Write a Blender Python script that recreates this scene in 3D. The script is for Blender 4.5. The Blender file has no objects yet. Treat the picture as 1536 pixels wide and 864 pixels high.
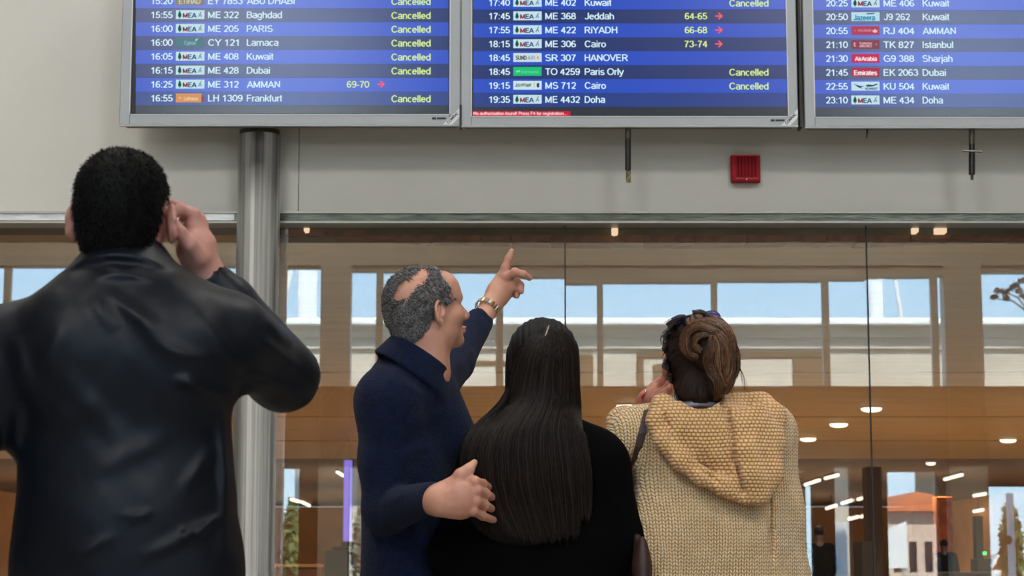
import bpy, math, random, numpy as np
from mathutils import Vector, Matrix
random.seed(7); RNG = np.random.default_rng(7)
scene = bpy.context.scene
# ---------------------------------------------------------------- camera
F = 2987.0; HC = 1.03; TH = math.atan(0.14); CT, ST = math.cos(TH), math.sin(TH)
cam_d = bpy.data.cameras.new('camera'); cam = bpy.data.objects.new('camera', cam_d)
scene.collection.objects.link(cam); scene.camera = cam
cam_d.sensor_width = 36.0; cam_d.lens = F / 1536 * 36.0
cam.location = (0, 0, HC); cam.rotation_euler = (math.pi / 2 + TH, 0, 0)
cam_d.clip_end = 1000
cam_d.dof.use_dof = True; cam_d.dof.focus_distance = 6.2; cam_d.dof.aperture_fstop = 9.0
# ---------------------------------------------------------------- world
w = bpy.data.worlds.new('world'); scene.world = w; w.use_nodes = True
nt = w.node_tree; bg = nt.nodes['Background']
tc = nt.nodes.new('ShaderNodeTexCoord'); sx = nt.nodes.new('ShaderNodeSeparateXYZ')
cr = nt.nodes.new('ShaderNodeValToRGB')
cr.color_ramp.elements[0].position = 0.0; cr.color_ramp.elements[0].color = (.62, .84, 1, 1)
cr.color_ramp.elements[1].position = 0.7; cr.color_ramp.elements[1].color = (.20, .46, .90, 1)
e = cr.color_ramp.elements.new(0.22); e.color = (.36, .64, .92, 1)
nt.links.new(tc.outputs['Generated'], sx.inputs[0]); nt.links.new(sx.outputs['Z'], cr.inputs[0])
nt.links.new(cr.outputs[0], bg.inputs['Color']); bg.inputs['Strength'].default_value = 7.2
# ---------------------------------------------------------------- lights of the front hall (ceiling luminaires, added window fill)
def area(name, loc, size, power, col=(1, .97, .93), rot=(0, 0, 0), sy=None):
    d = bpy.data.lights.new(name, 'AREA'); d.energy = power; d.color = col
    d.shape = 'RECTANGLE'; d.size = size; d.size_y = sy or size
    o = bpy.data.objects.new(name, d); scene.collection.objects.link(o)
    o.location = loc; o.rotation_euler = rot; return o
for i, (x, y, e_) in enumerate([(-4.5, -5.5, 700), (4.5, -5.5, 700), (-3.5, 6, 270), (3.5, 6, 270)]):
    area('ceiling_light', (x, y, 9.88), 3.0, e_)
for x_, sx_ in ((-3.25, 2.6), (6.55, 3.2)): area('window_fill', (x_, -7.9, 8.0), sx_, 95, (.93, .97, 1), (math.radians(90), 0, 0), 2.7)  # added fill lamps at the high windows, soften the boards' shadow on the fascia
sd = bpy.data.lights.new('sun', 'SUN'); sd.energy = 24.0; sd.angle = .02; sd.color = (1, .95, .87)
so = bpy.data.objects.new('sun', sd); scene.collection.objects.link(so); so.rotation_euler = (math.radians(-48), math.radians(12), 0)
vs = scene.view_settings
vs.view_transform = 'Standard'; vs.look = 'None'; vs.exposure = 0.0; vs.gamma = 1.0
vs.use_curve_mapping = False

# ---------------------------------------------------------------- helpers
def P(px, py, Y, hc=HC):
    """a point seen at this place of the frame at depth Y"""
    dx = (px - 768) / F; dy = (432 - py) / F
    d = (dx, CT - dy * ST, ST + dy * CT); t = Y / d[1]
    return np.array([dx * t, Y, hc + d[2] * t])
def PZ(px, py, Z):
    dx = (px - 768) / F; dy = (432 - py) / F
    d = (dx, CT - dy * ST, ST + dy * CT); t = (Z - HC) / d[2]
    return np.array([dx * t, d[1] * t, Z])
def unproj(X, Z, Y):
    """inverse of P for arrays"""
    zz = Z - HC; dep = Y * CT + zz * ST; up = -Y * ST + zz * CT
    return 768 + X / dep * F, 432 - up / dep * F
GLASS_Y = 10.0
def M(px, py, YV):
    """a point seen mirrored in the glass partition"""
    p = P(px, py, YV); p[1] = 2 * GLASS_Y - YV; return p

def tagp(o, label=None, cat=None, group=None, kind=None):
    if label: o['label'] = label
    if cat: o['category'] = cat
    if group: o['group'] = group
    if kind: o['kind'] = kind
    return o
def empty(name, loc, label, cat, group=None):
    o = bpy.data.objects.new(name, None); scene.collection.objects.link(o)
    o.location = loc; o.empty_display_size = .1
    return tagp(o, label, cat, group)
def wloc(o):
    v = Vector((0, 0, 0))
    while o: v += Vector(o.location); o = o.parent
    return v
def mesh_obj(name, V, Fc, mat, parent=None, smooth=False, loc=None):
    V = np.asarray(V, float)
    base = Vector((0, 0, 0))
    o_loc = Vector(loc) if loc is not None else None
    if parent is not None: base = wloc(parent)
    if o_loc is None:
        c = (V.min(0) + V.max(0)) / 2; c[2] = V[:, 2].min(); o_loc = Vector(c.tolist())
    V = V - np.array(o_loc)
    me = bpy.data.meshes.new(name)
    if isinstance(Fc, np.ndarray):
        n, k = Fc.shape
        me.vertices.add(len(V)); me.vertices.foreach_set('co', V.astype(np.float32).ravel())
        me.loops.add(n * k); me.loops.foreach_set('vertex_index', Fc.astype(np.int32).ravel())
        me.polygons.add(n); me.polygons.foreach_set('loop_start', np.arange(0, n * k, k, dtype=np.int32))
        me.update(calc_edges=True); me.validate()
    else:
        me.from_pydata(V.tolist(), [], [list(f) for f in Fc])
    if smooth: me.polygons.foreach_set('use_smooth', np.ones(len(me.polygons), bool))
    me.materials.append(mat)
    o = bpy.data.objects.new(name, me); scene.collection.objects.link(o)
    if parent is not None: o.parent = parent; o.location = o_loc - base
    else: o.location = o_loc
    return o
class MB:
    def __init__(s): s.v = []; s.f = []
    def add(s, V, Fc):
        b = len(s.v); s.v += [list(map(float, p)) for p in V]; s.f += [[i + b for i in f] for f in Fc]; return s
    def box(s, x0, x1, y0, y1, z0, z1):
        return s.add([(x0, y0, z0), (x1, y0, z0), (x1, y1, z0), (x0, y1, z0), (x0, y0, z1), (x1, y0, z1), (x1, y1, z1), (x0, y1, z1)],
                     [(0, 3, 2, 1), (4, 5, 6, 7), (0, 1, 5, 4), (1, 2, 6, 5), (2, 3, 7, 6), (3, 0, 4, 7)])
    def bbox(s, x0, x1, y0, y1, z0, z1, b):
        """box with chamfered vertical/front edges"""
        b = min(b, (x1 - x0) / 3, (y1 - y0) / 3, (z1 - z0) / 3)
        V = []; 
        for (z, i) in ((z0, b), (z0 + b, 0), (z1 - b, 0), (z1, b)):
            X0, X1, Y0, Y1 = x0 + i, x1 - i, y0 + i, y1 - i
            V += [(X0 + b, Y0, z), (X1 - b, Y0, z), (X1, Y0 + b, z), (X1, Y1 - b, z), (X1 - b, Y1, z), (X0 + b, Y1, z), (X0, Y1 - b, z), (X0, Y0 + b, z)]
        Fc = [tuple(reversed(range(8))), tuple(range(24, 32))]
        for r in range(3):
            for k in range(8): a = r * 8 + k; c = r * 8 + (k + 1) % 8; Fc.append((a, c, c + 8, a + 8))
        return s.add(V, Fc)
    def tube(s, pts, r, n=10, cap=True):
        pts = [np.array(p, float) for p in pts]; rs = r if hasattr(r, '__len__') else [r] * len(pts)
        V = []; up = None
        for i, p in enumerate(pts):
            t = pts[min(i + 1, len(pts) - 1)] - pts[max(i - 1, 0)]; t /= np.linalg.norm(t) + 1e-9
            if up is None:
                up = np.cross(t, (0, 0, 1.0) if abs(t[2]) < .9 else (1.0, 0, 0))
            up = up - t * up.dot(t); up /= np.linalg.norm(up) + 1e-9; q = np.cross(t, up)
            for k in range(n):
                a = 2 * math.pi * k / n; V.append(p + rs[i] * (math.cos(a) * up + math.sin(a) * q))
        Fc = []
        for i in range(len(pts) - 1):
            for k in range(n): Fc.append((i * n + k, i * n + (k + 1) % n, (i + 1) * n + (k + 1) % n, (i + 1) * n + k))
        if cap: Fc.append(tuple(reversed(range(n)))); Fc.append(tuple(range((len(pts) - 1) * n, len(pts) * n)))
        return s.add(V, Fc)
    def lathe(s, cx, cy, prof, n=32):
        V = []; Fc = []
        for (r, z) in prof:
            for k in range(n): a = 2 * math.pi * k / n; V.append((cx + r * math.cos(a), cy + r * math.sin(a), z))
        m = len(prof)
        for i in range(m - 1):
            for k in range(n): Fc.append((i * n + k, i * n + (k + 1) % n, (i + 1) * n + (k + 1) % n, (i + 1) * n + k))
        Fc.append(tuple(reversed(range(n)))); Fc.append(tuple(range((m - 1) * n, m * n)))
        return s.add(V, Fc)
    def prism(s, poly, y0, y1):
        """poly: (x,z) outline, counter-clockwise seen from -y"""
        n = len(poly); V = [(x, y0, z) for x, z in poly] + [(x, y1, z) for x, z in poly]
        Fc = [tuple(range(n)), tuple(reversed(range(n, 2 * n)))]
        for k in range(n): j = (k + 1) % n; Fc.append((k, k + n, j + n, j))
        return s.add(V, Fc)
    def build(s, name, mat, parent=None, smooth=False, loc=None): return mesh_obj(name, s.v, s.f, mat, parent, smooth, loc)
def struct(name, mb, mat, smooth=False):
    o = mb.build(name, mat, None, smooth); o['kind'] = 'structure'; return o

# ---------------------------------------------------------------- materials
def srgb(r, g, b):
    f = lambda c: (c / 255 / 12.92) if c / 255 <= .04045 else ((c / 255 + .055) / 1.055) ** 2.4
    return (f(r), f(g), f(b), 1)
def mat(name, col, rough=.6, metal=0, var=.0, vscale=8, stretch=(1, 1, 1), bump=0, bscale=60, col2=None, emit=None, es=0, spec=None, coat=0, sheen=0):
    m = bpy.data.materials.new(name); m.use_nodes = True; t = m.node_tree; b = t.nodes['Principled BSDF']
    b.inputs['Base Color'].default_value = col; b.inputs['Roughness'].default_value = rough; b.inputs['Metallic'].default_value = metal
    if spec is not None: b.inputs['Specular IOR Level'].default_value = spec
    if coat: b.inputs['Coat Weight'].default_value = coat; b.inputs['Coat Roughness'].default_value = .1
    if sheen: b.inputs['Sheen Weight'].default_value = sheen
    if emit: b.inputs['Emission Color'].default_value = emit; b.inputs['Emission Strength'].default_value = es
    if var or col2 or bump:
        tc = t.nodes.new('ShaderNodeTexCoord'); mp = t.nodes.new('ShaderNodeMapping'); mp.inputs['Scale'].default_value = stretch
        t.links.new(tc.outputs['Object'], mp.inputs[0])
    if var or col2:
        n = t.nodes.new('ShaderNodeTexNoise'); n.inputs['Scale'].default_value = vscale; n.inputs['Detail'].default_value = 5
        t.links.new(mp.outputs[0], n.inputs['Vector'])
        r = t.nodes.new('ShaderNodeValToRGB'); r.color_ramp.elements[0].position = .35; r.color_ramp.elements[1].position = .65
        c2 = col2 or tuple(min(1, c * (1 + var)) for c in col[:3]) + (1,)
        c1 = col if col2 else tuple(c * (1 - var) for c in col[:3]) + (1,)
        r.color_ramp.elements[0].color = c1; r.color_ramp.elements[1].color = c2
        t.links.new(n.outputs[0], r.inputs[0]); t.links.new(r.outputs[0], b.inputs['Base Color'])
    if bump:
        n2 = t.nodes.new('ShaderNodeTexNoise'); n2.inputs['Scale'].default_value = bscale; n2.inputs['Detail'].default_value = 4
        t.links.new(mp.outputs[0], n2.inputs['Vector'])
        bp = t.nodes.new('ShaderNodeBump'); bp.inputs['Strength'].default_value = bump; bp.inputs['Distance'].default_value = .01
        t.links.new(n2.outputs[0], bp.inputs['Height']); t.links.new(bp.outputs[0], b.inputs['Normal'])
    return m
def emis(name, col, s):
    m = bpy.data.materials.new(name); m.use_nodes = True; t = m.node_tree; t.nodes.clear()
    o = t.nodes.new('ShaderNodeOutputMaterial'); e = t.nodes.new('ShaderNodeEmission')
    e.inputs[0].default_value = col; e.inputs[1].default_value = s; t.links.new(e.outputs[0], o.inputs[0]); return m
def screen_mat(name, col, s=1.0):
    """backlit LCD: emits its colour, has a smooth semi-gloss face"""
    return mat(name, (.004, .004, .005, 1), rough=.2, emit=col, es=s, spec=.62)
def strand_mat(name, cols, rough=.45, spec=.5):
    m = bpy.data.materials.new(name); m.use_nodes = True; t = m.node_tree; b = t.nodes['Principled BSDF']
    g = t.nodes.new('ShaderNodeNewGeometry'); r = t.nodes.new('ShaderNodeValToRGB')
    while len(r.color_ramp.elements) < len(cols): r.color_ramp.elements.new(.5)
    for i, c in enumerate(cols): r.color_ramp.elements[i].position = i / max(1, len(cols) - 1); r.color_ramp.elements[i].color = c
    t.links.new(g.outputs['Random Per Island'], r.inputs[0]); t.links.new(r.outputs[0], b.inputs['Base Color'])
    b.inputs['Roughness'].default_value = rough; b.inputs['Specular IOR Level'].default_value = spec; return m
# ---------------------------------------------------------------- architecture
M_fascia = mat('fascia_paint', srgb(212, 211, 203), rough=.6, var=.03, vscale=1.2, bump=.03, bscale=3)
M_joint = mat('panel_joint', srgb(150, 148, 140), .7)
M_floor = mat('stone_floor', srgb(150, 142, 130), rough=.35, var=.06, vscale=2)
M_steel = mat('brushed_steel', srgb(188, 189, 186), rough=.4, metal=.88, var=.28, vscale=26, stretch=(3, 3, .02), bump=.12, bscale=80)
M_trim = mat('worn_metal_trim', srgb(84, 86, 78), rough=.3, metal=.85, var=.4, vscale=7, stretch=(1, 1, 6), bump=.2, bscale=20)
M_trimw = mat('pale_metal_trim', srgb(215, 215, 214), rough=.35, metal=.3, var=.12, vscale=9, stretch=(1, 1, 7))
M_trimline = mat('trim_lip', srgb(170, 168, 158), rough=.4, metal=.4)
M_header = mat('header_steel', srgb(84, 88, 60), rough=.6, metal=.1, var=.35, vscale=3, stretch=(1, 1, .3))
M_edge = mat('raw_wood_edge', srgb(112, 70, 40), rough=.8, var=.4, vscale=9)
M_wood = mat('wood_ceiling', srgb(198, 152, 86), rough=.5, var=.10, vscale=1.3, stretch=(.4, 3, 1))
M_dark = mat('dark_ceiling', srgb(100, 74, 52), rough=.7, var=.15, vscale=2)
M_tan = mat('tan_wall', srgb(206, 150, 92), rough=.7, var=.08, vscale=1)
M_sidew = mat('side_wall', srgb(96, 80, 66), rough=.7)
M_mull = mat('mullion_paint', srgb(226, 216, 196), rough=.6, var=.05, vscale=1)
M_header2 = mat('dark_header', srgb(60, 48, 38), rough=.9)
M_seal = mat('black_seal', srgb(30, 28, 26), rough=.5)

YF = 9.95
def glass_mat(name, k, tint):
    m = bpy.data.materials.new(name); m.use_nodes = True; t = m.node_tree; t.nodes.clear()
    o = t.nodes.new('ShaderNodeOutputMaterial'); mx = t.nodes.new('ShaderNodeMixShader')
    a = t.nodes.new('ShaderNodeBsdfTransparent'); b = t.nodes.new('ShaderNodeBsdfGlossy')
    a.inputs[0].default_value = tint; b.inputs['Roughness'].default_value = 0.0; b.inputs[0].default_value = (1, 1, 1, 1)
    mx.inputs[0].default_value = k; t.links.new(a.outputs[0], mx.inputs[1]); t.links.new(b.outputs[0], mx.inputs[2])
    t.links.new(mx.outputs[0], o.inputs[0]); return m
M_glass = glass_mat('partition_glass', .075, (.96, .96, .95, 1))
M_frost = bpy.data.materials.new('frosted_glass'); M_frost.use_nodes = True
_t = M_frost.node_tree; _t.nodes.remove(_t.nodes['Principled BSDF']); _n = _t.nodes.new('ShaderNodeBsdfTranslucent'); _n.inputs[0].default_value = (.9, .9, .9, 1); _t.links.new(_n.outputs[0], _t.nodes['Material Output'].inputs[0])
M_glass2 = glass_mat('window_glass', .02, (.98, .99, .99, 1))

# floor, roof, side walls
struct('floor', MB().box(-20, 20, -8, 72, -.3, 0), M_floor)
struct('ceiling', MB().box(-9, 9.5, -8.3, 10, 10, 10.3), M_mull)
struct('wall_left', MB().box(-9.3, -9, -8.3, 10, 0, 10), M_sidew)
struct('wall_right', MB().box(9.2, 9.5, -8.3, 10, 0, 10), M_sidew)
# fascia above the glass: separate panels with joints
ztrim = P(768, 318.5, YF)[2]
fas = struct('wall_front', MB().box(-9, 9.2, YF + .02, YF + .3, ztrim, 10), M_joint)
xs = [-9, P(-210, 200, YF)[0], P(449, 200, YF)[0], P(1108, 200, YF)[0] - 20, 9.2]
xs = [-9, P(-320, 200, YF)[0], P(449, 200, YF)[0], P(1560, 200, YF)[0], 9.2]
for a, b in zip(xs[:-1], xs[1:]):
    MB().bbox(a + .0015, b - .0015, YF, YF + .019, ztrim, 9.9, .0015).build('fascia_panel', M_fascia, fas)
# trims under the fascia
z = lambda y, Y=YF: P(768, y, Y)[2]
xsplit = P(352, 325, YF)[0]
tr = struct('trim_1', MB().box(-9, 9.2, YF - .03, YF + .25, z(321.5), z(318.3)), M_trimline)
tr = struct('trim_2', MB().box(xsplit, 9.2, YF - .02, YF + .25, z(332.5), z(321.5)), M_trim)
tr = struct('trim_3', MB().box(-9, xsplit, YF - .02, YF + .25, z(331.5), z(321.5)), M_trimw)
tr = struct('trim_4', MB().box(-9, 9.2, YF - .03, YF + .12, z(336), z(333)), M_trimline)
tr2 = struct('trim_5', MB().box(-9, 9.2, YF + .0, YF + .2, z(333.2), z(332.3)), M_seal)
# header behind the glass, with ragged wooden edge and small warm lights
YH = 10.16
hd = struct('trim_6', MB().box(xsplit + .15, 9.2, YH, YH + .2, z(355.5, YH), z(330, YH)), M_header)
struct('trim_7', MB().box(-9, xsplit + .15, YH, YH + .2, z(343, YH), z(330, YH)), M_sidew)
def bow(px): # lower edge of the ragged wood
    xs_ = [0, 340, 410, 600, 750, 848, 1000, 1100, 1180, 1290, 1400, 1536, 1700]; ys_ = [345, 346, 352, 359, 364, 366, 366.5, 365.5, 364, 364.5, 360, 357.5, 357]
    return float(np.interp(px, xs_, ys_))
px = 400
while px < 1700:
    wd = random.choice([28, 45, 60, 80, 95]); a, b = P(px, 360, YH)[0], P(px + wd - 1.3, 360, YH)[0]
    j = random.uniform(-1.2, 1.2); lo = z(bow(px) + j, YH); lo2 = z(bow(px + wd) + j, YH); tp = z(354 if px > 500 else 346, YH)
    yy = YH - .03 + random.uniform(-.012, .01)
    MB().prism([(a, lo), (b, lo2), (b, tp), (a, tp)], yy, yy + .18).build('wood_edging', M_edge, hd)
    px += wd
M_warm = emis('warm_lamp', (1, .72, .48, 1), 1.1)
for (pa, pb, ya, yb) in [(458, 465, 343, 351), (917, 926, 341, 355), (1366, 1374, 342, 352), (1400, 1416, 342, 353)]:
    a, c = P(pa, ya, YH), P(pb, yb, YH)
    t = MB().bbox(a[0], c[0], YH - .075, YH - .0, c[2], a[2], .004).build('small_downlight', M_warm)
    side = {458: 'left one beside the steel column', 917: 'one right of centre under the middle display', 1366: 'narrow one near the right edge', 1400: 'wide one near the right edge'}[pa]
    tagp(t, 'small warm header light above the glass, ' + side, 'light')
# glass panes with seams
seams = [-9, P(-62, 500, 10)[0], P(393, 500, 10)[0], P(848, 500, 10)[0], P(1303, 500, 10)[0], P(1758, 500, 10)[0], 9.2]
gtop = z(334, 10)
for i, (a, b) in enumerate(zip(seams[:-1], seams[1:])):
    struct('window_%d' % (i + 1), MB().box(a + .004, b - .004, GLASS_Y, GLASS_Y + .012, .02, gtop), M_glass)
    if i: MB().box(a - .003, a + .003, GLASS_Y - .004, GLASS_Y + .016, .0, gtop).build('trim_%d' % (20 + i), M_seal)['kind'] = 'structure'

# ---------------------------------------------------------------- hall beyond the glass
H = 3.1
YD = 38.6
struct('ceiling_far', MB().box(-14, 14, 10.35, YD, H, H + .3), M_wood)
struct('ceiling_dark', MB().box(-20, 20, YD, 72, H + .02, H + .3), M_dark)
struct('wall_far', MB().box(-20, 20, 70, 70.3, 0, H), M_tan)
struct('wall_far_left', MB().box(-14.3, -14, 10.2, 72, 0, H), M_tan)
struct('wall_far_right', MB().box(14, 14.3, 10.2, 72, 0, H), M_tan)
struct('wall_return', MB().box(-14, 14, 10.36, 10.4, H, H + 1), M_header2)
# wood ceiling planks: recessed joints across
for i, yy in enumerate((21.3, 27.7, 33.0)):
    struct('trim_%d' % (40 + i), MB().box(-14, 14, yy, yy + .025, H - .006, H + .01), M_edge)
M_lamp = emis('lamp_diffuser', (1, .86, .66, 1), 3.2)
M_rim = mat('lamp_rim', srgb(230, 215, 190), .4)
def downlight(px, py, lab, rpx=16, energy=260):
    p = PZ(px, py, H); r = rpx / F * p[1]
    t = empty('recessed_downlight', (p[0], p[1], H - .05), lab, 'light', None)
    MB().lathe(p[0], p[1], [(r * 1.04, H - .03), (r * 1.04, H)], 28).build('rim', M_rim, t)
    MB().lathe(p[0], p[1], [(r * .5, H - .075), (r * .8, H - .066), (r * .97, H - .05), (r, H - .031)], 28).build('diffuser', M_lamp, t, True)
    lamp(p[0], p[1], H - .09, energy, t); return t
def lamp(x, y, zz, e, parent=None):
    d = bpy.data.lights.new('downlight_lamp', 'SPOT'); d.energy = e; d.spot_size = math.radians(150); d.spot_blend = .6; d.color = (1, .86, .7)
    d.shadow_soft_size = .0
    o = bpy.data.objects.new('downlight_lamp', d); scene.collection.objects.link(o)
    o.location = (x, y, zz)
    if parent: o.parent = parent; o.location = Vector((x, y, zz)) - wloc(parent)
for px_, py_, r_, l_ in [(940, 605, 15.5, 'beside the head of the woman in the knitted sweater'), (1307, 609, 15.5, 'highest one on the right, crossed by the glass seam'),
                         (1258, 633, 13.5, 'second one down in the row right of the knitted sweater'), (1212, 655, 12, 'lowest one of the row right of the knitted sweater'),
                         (1512, 657, 12, 'at the far right edge'), (1396, 692, 7, 'smallest one over the pale sign'), (699, 640, 13, 'hidden between the man in navy and the woman in black'), ]:
    if px_ == 699: continue
    downlight(px_, py_, 'glowing oval downlight, ' + l_, r_)
E_FAR = 300
for yy in (24, 29, 34):
    for xx in (-10, -5.5, 5.8 + (yy - 13) * .18, 11):
        if yy > 17 or True:
            lamp(xx, yy, H - .05, E_FAR)
    lamp(0.2, yy, H - .05, E_FAR)
for xx in (-11, -4, 4.5, 9.5):
    for yy in (46, 60): lamp(xx, yy, H - .3, 1900)
# linear luminaires under the dark ceiling
M_tube = emis('tube_glow', (1, .85, .66, 1), 2.4)
tubes = [(1208, 727, 1229, 720), (1238, 717.5, 1257, 712.5), (1240, 762.5, 1254, 758), (1263, 755, 1279, 750), (1287, 749, 1301, 745),
         (1274, 778.5, 1287, 775), (1292, 775, 1301, 771.5), (1417, 719, 1443, 712), (1461, 743.5, 1478, 740.5), (1461, 767, 1474, 764.5),
         (506, 708, 519, 716), (519, 710, 525, 715), (452, 752.5, 464, 758.5), (437, 749, 448, 752)]
places = ['first from the left near the knitted sleeve', 'second from the left above the pale panel', 'left end of the middle row', 'middle of the middle row', 'right end of the middle row',
          'lower row left', 'lower row right', 'above the orange building, right of the pale sign', 'upper one at left of the right doorway', 'lower one at left of the right doorway',
          'upper left pair, longer, beside the man in navy', 'upper left pair, shorter, beside the man in navy', 'lower left pair, right one, beside the column', 'lower left pair, left one, beside the column']
for (a, b, c, d), pl in zip(tubes, places):
    zz = H - .06
    def lim(p):  # keep inside the hall
        return p
    p, q = PZ(a, b, zz), PZ(c, d, zz)
    if max(p[1], q[1]) > 69:
        s_ = 60 / max(p[1], q[1]); p = np.array([p[0] * s_, p[1] * s_, HC + (zz - HC) * s_]); q = np.array([q[0] * s_, q[1] * s_, HC + (zz - HC) * s_])
    t = empty('linear_ceiling_light', tuple((p + q) / 2 - np.array([0, 0, .05])), 'far strip light, ' + pl, 'light', None)
    MB().tube([p, q], .04 * p[1] / 50, 8).build('tube', M_tube, t, True)
    MB().tube([p + [0, 0, .05], q + [0, 0, .05]], .03, 6).build('housing', M_dark, t)
    if p[2] < zz - .02:
        MB().tube([(p + q) / 2 + [0, 0, .05], np.array([(p[0] + q[0]) / 2, (p[1] + q[1]) / 2, H + .03])], .012, 6).build('suspension_rod', M_dark, t)
# far fittings: dark portal columns, booth, counter, partitions
M_blk = mat('dark_cabinet', srgb(28, 24, 22), rough=.6)
M_brown = mat('brown_panel', srgb(118, 78, 46), rough=.6, var=.1, vscale=2)
M_or = mat('orange_panel', srgb(200, 104, 30), rough=.5, var=.25, vscale=6)
def slab(name, pa, pb, ya, yb, Y, depth, m, label, cat, floor=True):
    a, c = P(pa, ya, Y), P(pb, yb, Y)
    o = MB().bbox(a[0], c[0], Y, Y + depth, 0 if floor else c[2], a[2], .01).build(name, m)
    return tagp(o, label, cat)
M_pur = emis('lit_screen', srgb(150, 130, 235), 1.0)
# left black box on a counter
t = empty('dark_kiosk', tuple(P(505, 850, 30) * [1, 1, 0]), 'dark box shaped kiosk beside the man in the navy sweater', 'kiosk')
a, c = P(487, 825, 30), P(523, 864, 30)
MB().bbox(a[0], c[0], 30, 30.4, 0, a[2], .02).build('cabinet', M_blk, t)
MB().bbox(a[0] + .1, c[0], 30.02, 30.38, a[2], a[2] + .06, .02).build('top_cap', M_blk, t)
a, c = P(403, 846, 32), P(480, 864, 32)
t = empty('service_counter', (float((a[0] + c[0]) / 2), 32, 0), 'low wooden counter seen between the column and the dark kiosk', 'counter')
MB().bbox(a[0], c[0], 31.9, 32.7, a[2] - .05, a[2], .01).build('counter_top', M_tan, t)
MB().bbox(a[0] + .02, c[0] - .02, 31.95, 32.65, 0, a[2] - .05, .01).build('counter_body', M_brown, t)
a, c = P(516, 690, 33), P(527, 812, 33)
t = empty('lit_screen', (float((a[0] + c[0]) / 2), 33.1, 0), 'tall narrow violet lit screen beside the navy sweater', 'screen')
MB().bbox(a[0], c[0], 33, 33.05, c[2], a[2], .01).build('display_face', M_pur, t)
MB().bbox(a[0] - .02, c[0] + .02, 33.0, 33.2, 0, c[2], .01).build('stand', M_blk, t)
MB().bbox(a[0] - .01, c[0] + .01, 33.055, 33.12, c[2], a[2] + .01, .01).build('back_cover', M_blk, t)
slab('dark_booth', 1292, 1316, 812, 864, 34, .8, M_blk, 'dark booth standing right of the far silhouetted person', 'booth')
slab('tall_brown_column', 1300, 1326, 700, 864, 37, .5, mat('grey_brown_column', srgb(86, 70, 62), .6), 'dark grey brown column left of the pale sign', 'column')
slab('orange_pillar', 1405, 1432, 745, 864, 39.5, .4, M_or, 'orange lit pillar at right of the bright glass doorway', 'pillar')
slab('door_post', 1462, 1477, 774, 864, 36, .2, M_blk, 'black door post in front of the right doorway', 'post')
slab('floor_cabinet', 1465, 1490, 838, 864, 35.5, .5, M_blk, 'low black cabinet at the foot of the right doorway', 'cabinet')
a, c = P(1474, 827.5, 36), P(1479, 832.5, 36)
o = MB().bbox(a[0], c[0], 35.95, 36.0, c[2], a[2], .005).build('status_light', emis('green_led', (.1, 1, .25, 1), 2), [o for o in scene.objects if o.name == 'door_post'][0]); o['label'] = 'tiny green status light'
t = slab('dark_counter', 1376, 1500, 858, 866, 33, .5, M_blk, 'long dark counter at the bottom right', 'counter')

# ---------------------------------------------------------------- back of the front hall (seen mirrored in the glass)
YB = -8.0; VB = 28.0
zb = lambda y: M(768, y, VB)[2]
xb = lambda px: M(px, 500, VB)[0]
ztop = zb(366) ; zhead = zb(579); zdoor = zb(700)
# solid parts: upper wall with two tall windows high up, header, piers
hi0, hi1 = 6.6, 9.4
hw = [(-4.6, -1.9), (4.9, 8.2)]
up = MB(); zwt = zb(417)
edges = [-9.3]
for a, b in hw: edges += [a, b]
edges.append(9.5)
for i in range(0, len(edges), 2): up.box(edges[i], edges[i + 1], YB - .3, YB, hi0, hi1)
up.box(-9.3, 9.5, YB - .3, YB, hi1, 10); 
struct('wall_back_lintel', MB().box(-9.3, 9.5, YB - .3, YB, zb(398), zb(364)), M_mull)
up.box(-9.3, 9.5, YB - .3, YB, zb(364), hi0)
struct('wall_back', up, M_sidew)
struct('wall_back_header', MB().box(-9.3, 9.5, YB - .3, YB, zdoor, zhead), M_header2)
for i, (a, b) in enumerate(hw): struct('window_%d' % (30 + i), MB().box(a, b, YB - .16, YB - .15, hi0, hi1), M_frost)
# window bays (left px, right px, top px) between piers and mullions
bays = [(-120, 2, 398), (12, 118, 399), (128, 400, 399), (408, 480, 401), (525, 563.5, 406), (574, 743.6, 407), (754.7, 849, 415), (849, 896, 425), (905, 1068, 423), (1077, 1235, 421), (1245, 1302, 419),
        (1302, 1399, 415), (1409, 1418.5, 413), (1475, 1640, 408)]
prev = -340
for i, (a, b, tp) in enumerate(bays):
    wd = a - prev
    if wd > .5:
        big = wd > 20
        MB().box(xb(prev), xb(a), YB - (.3 if big else .14), YB - (0 if big else .02), 0 if big else zhead, zb(398)).build('pillar' if big else 'mullion', M_mull)['kind'] = 'structure'
    # lintel drop of this bay
    MB().box(xb(a), xb(b), YB - .25, YB - .02, zb(tp), zb(398)).build('trim_%d' % (60 + i), M_mull)['kind'] = 'structure'
    struct('window_%d' % (10 + i), MB().box(xb(a), xb(b), YB - .1, YB - .09, zhead, zb(tp)), M_glass2)
    prev = b
MB().box(xb(prev), 9.5, YB - .3, YB, 0, zb(398)).build('pillar', M_mull)['kind'] = 'structure'
# lower wall with door openings
doors = [(403, 452, 702), (525, 556, 690), (1204, 1215, 728), (1247, 1272, 697), (1325, 1402, 707), (1413, 1423, 712), (1476, 1640, 729)]
prev = -340
lw = MB()
for a, b, tp in doors:
    lw.box(xb(prev), xb(a), YB - .28, YB - .02, 0, zdoor + .1)
    if zb(tp) < zdoor + .1: lw.box(xb(a), xb(b), YB - .28, YB - .02, zb(tp), zdoor + .1)
    prev = b
lw.box(xb(prev), 9.5, YB - .28, YB - .02, 0, zdoor + .1)
struct('wall_back_lower', lw, M_header2)
for i, (a, b, tp) in enumerate(doors): struct('door_%d' % (i + 1), MB().box(xb(a), xb(b), YB - .12, YB - .11, 0, zb(tp)), M_glass2)

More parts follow.
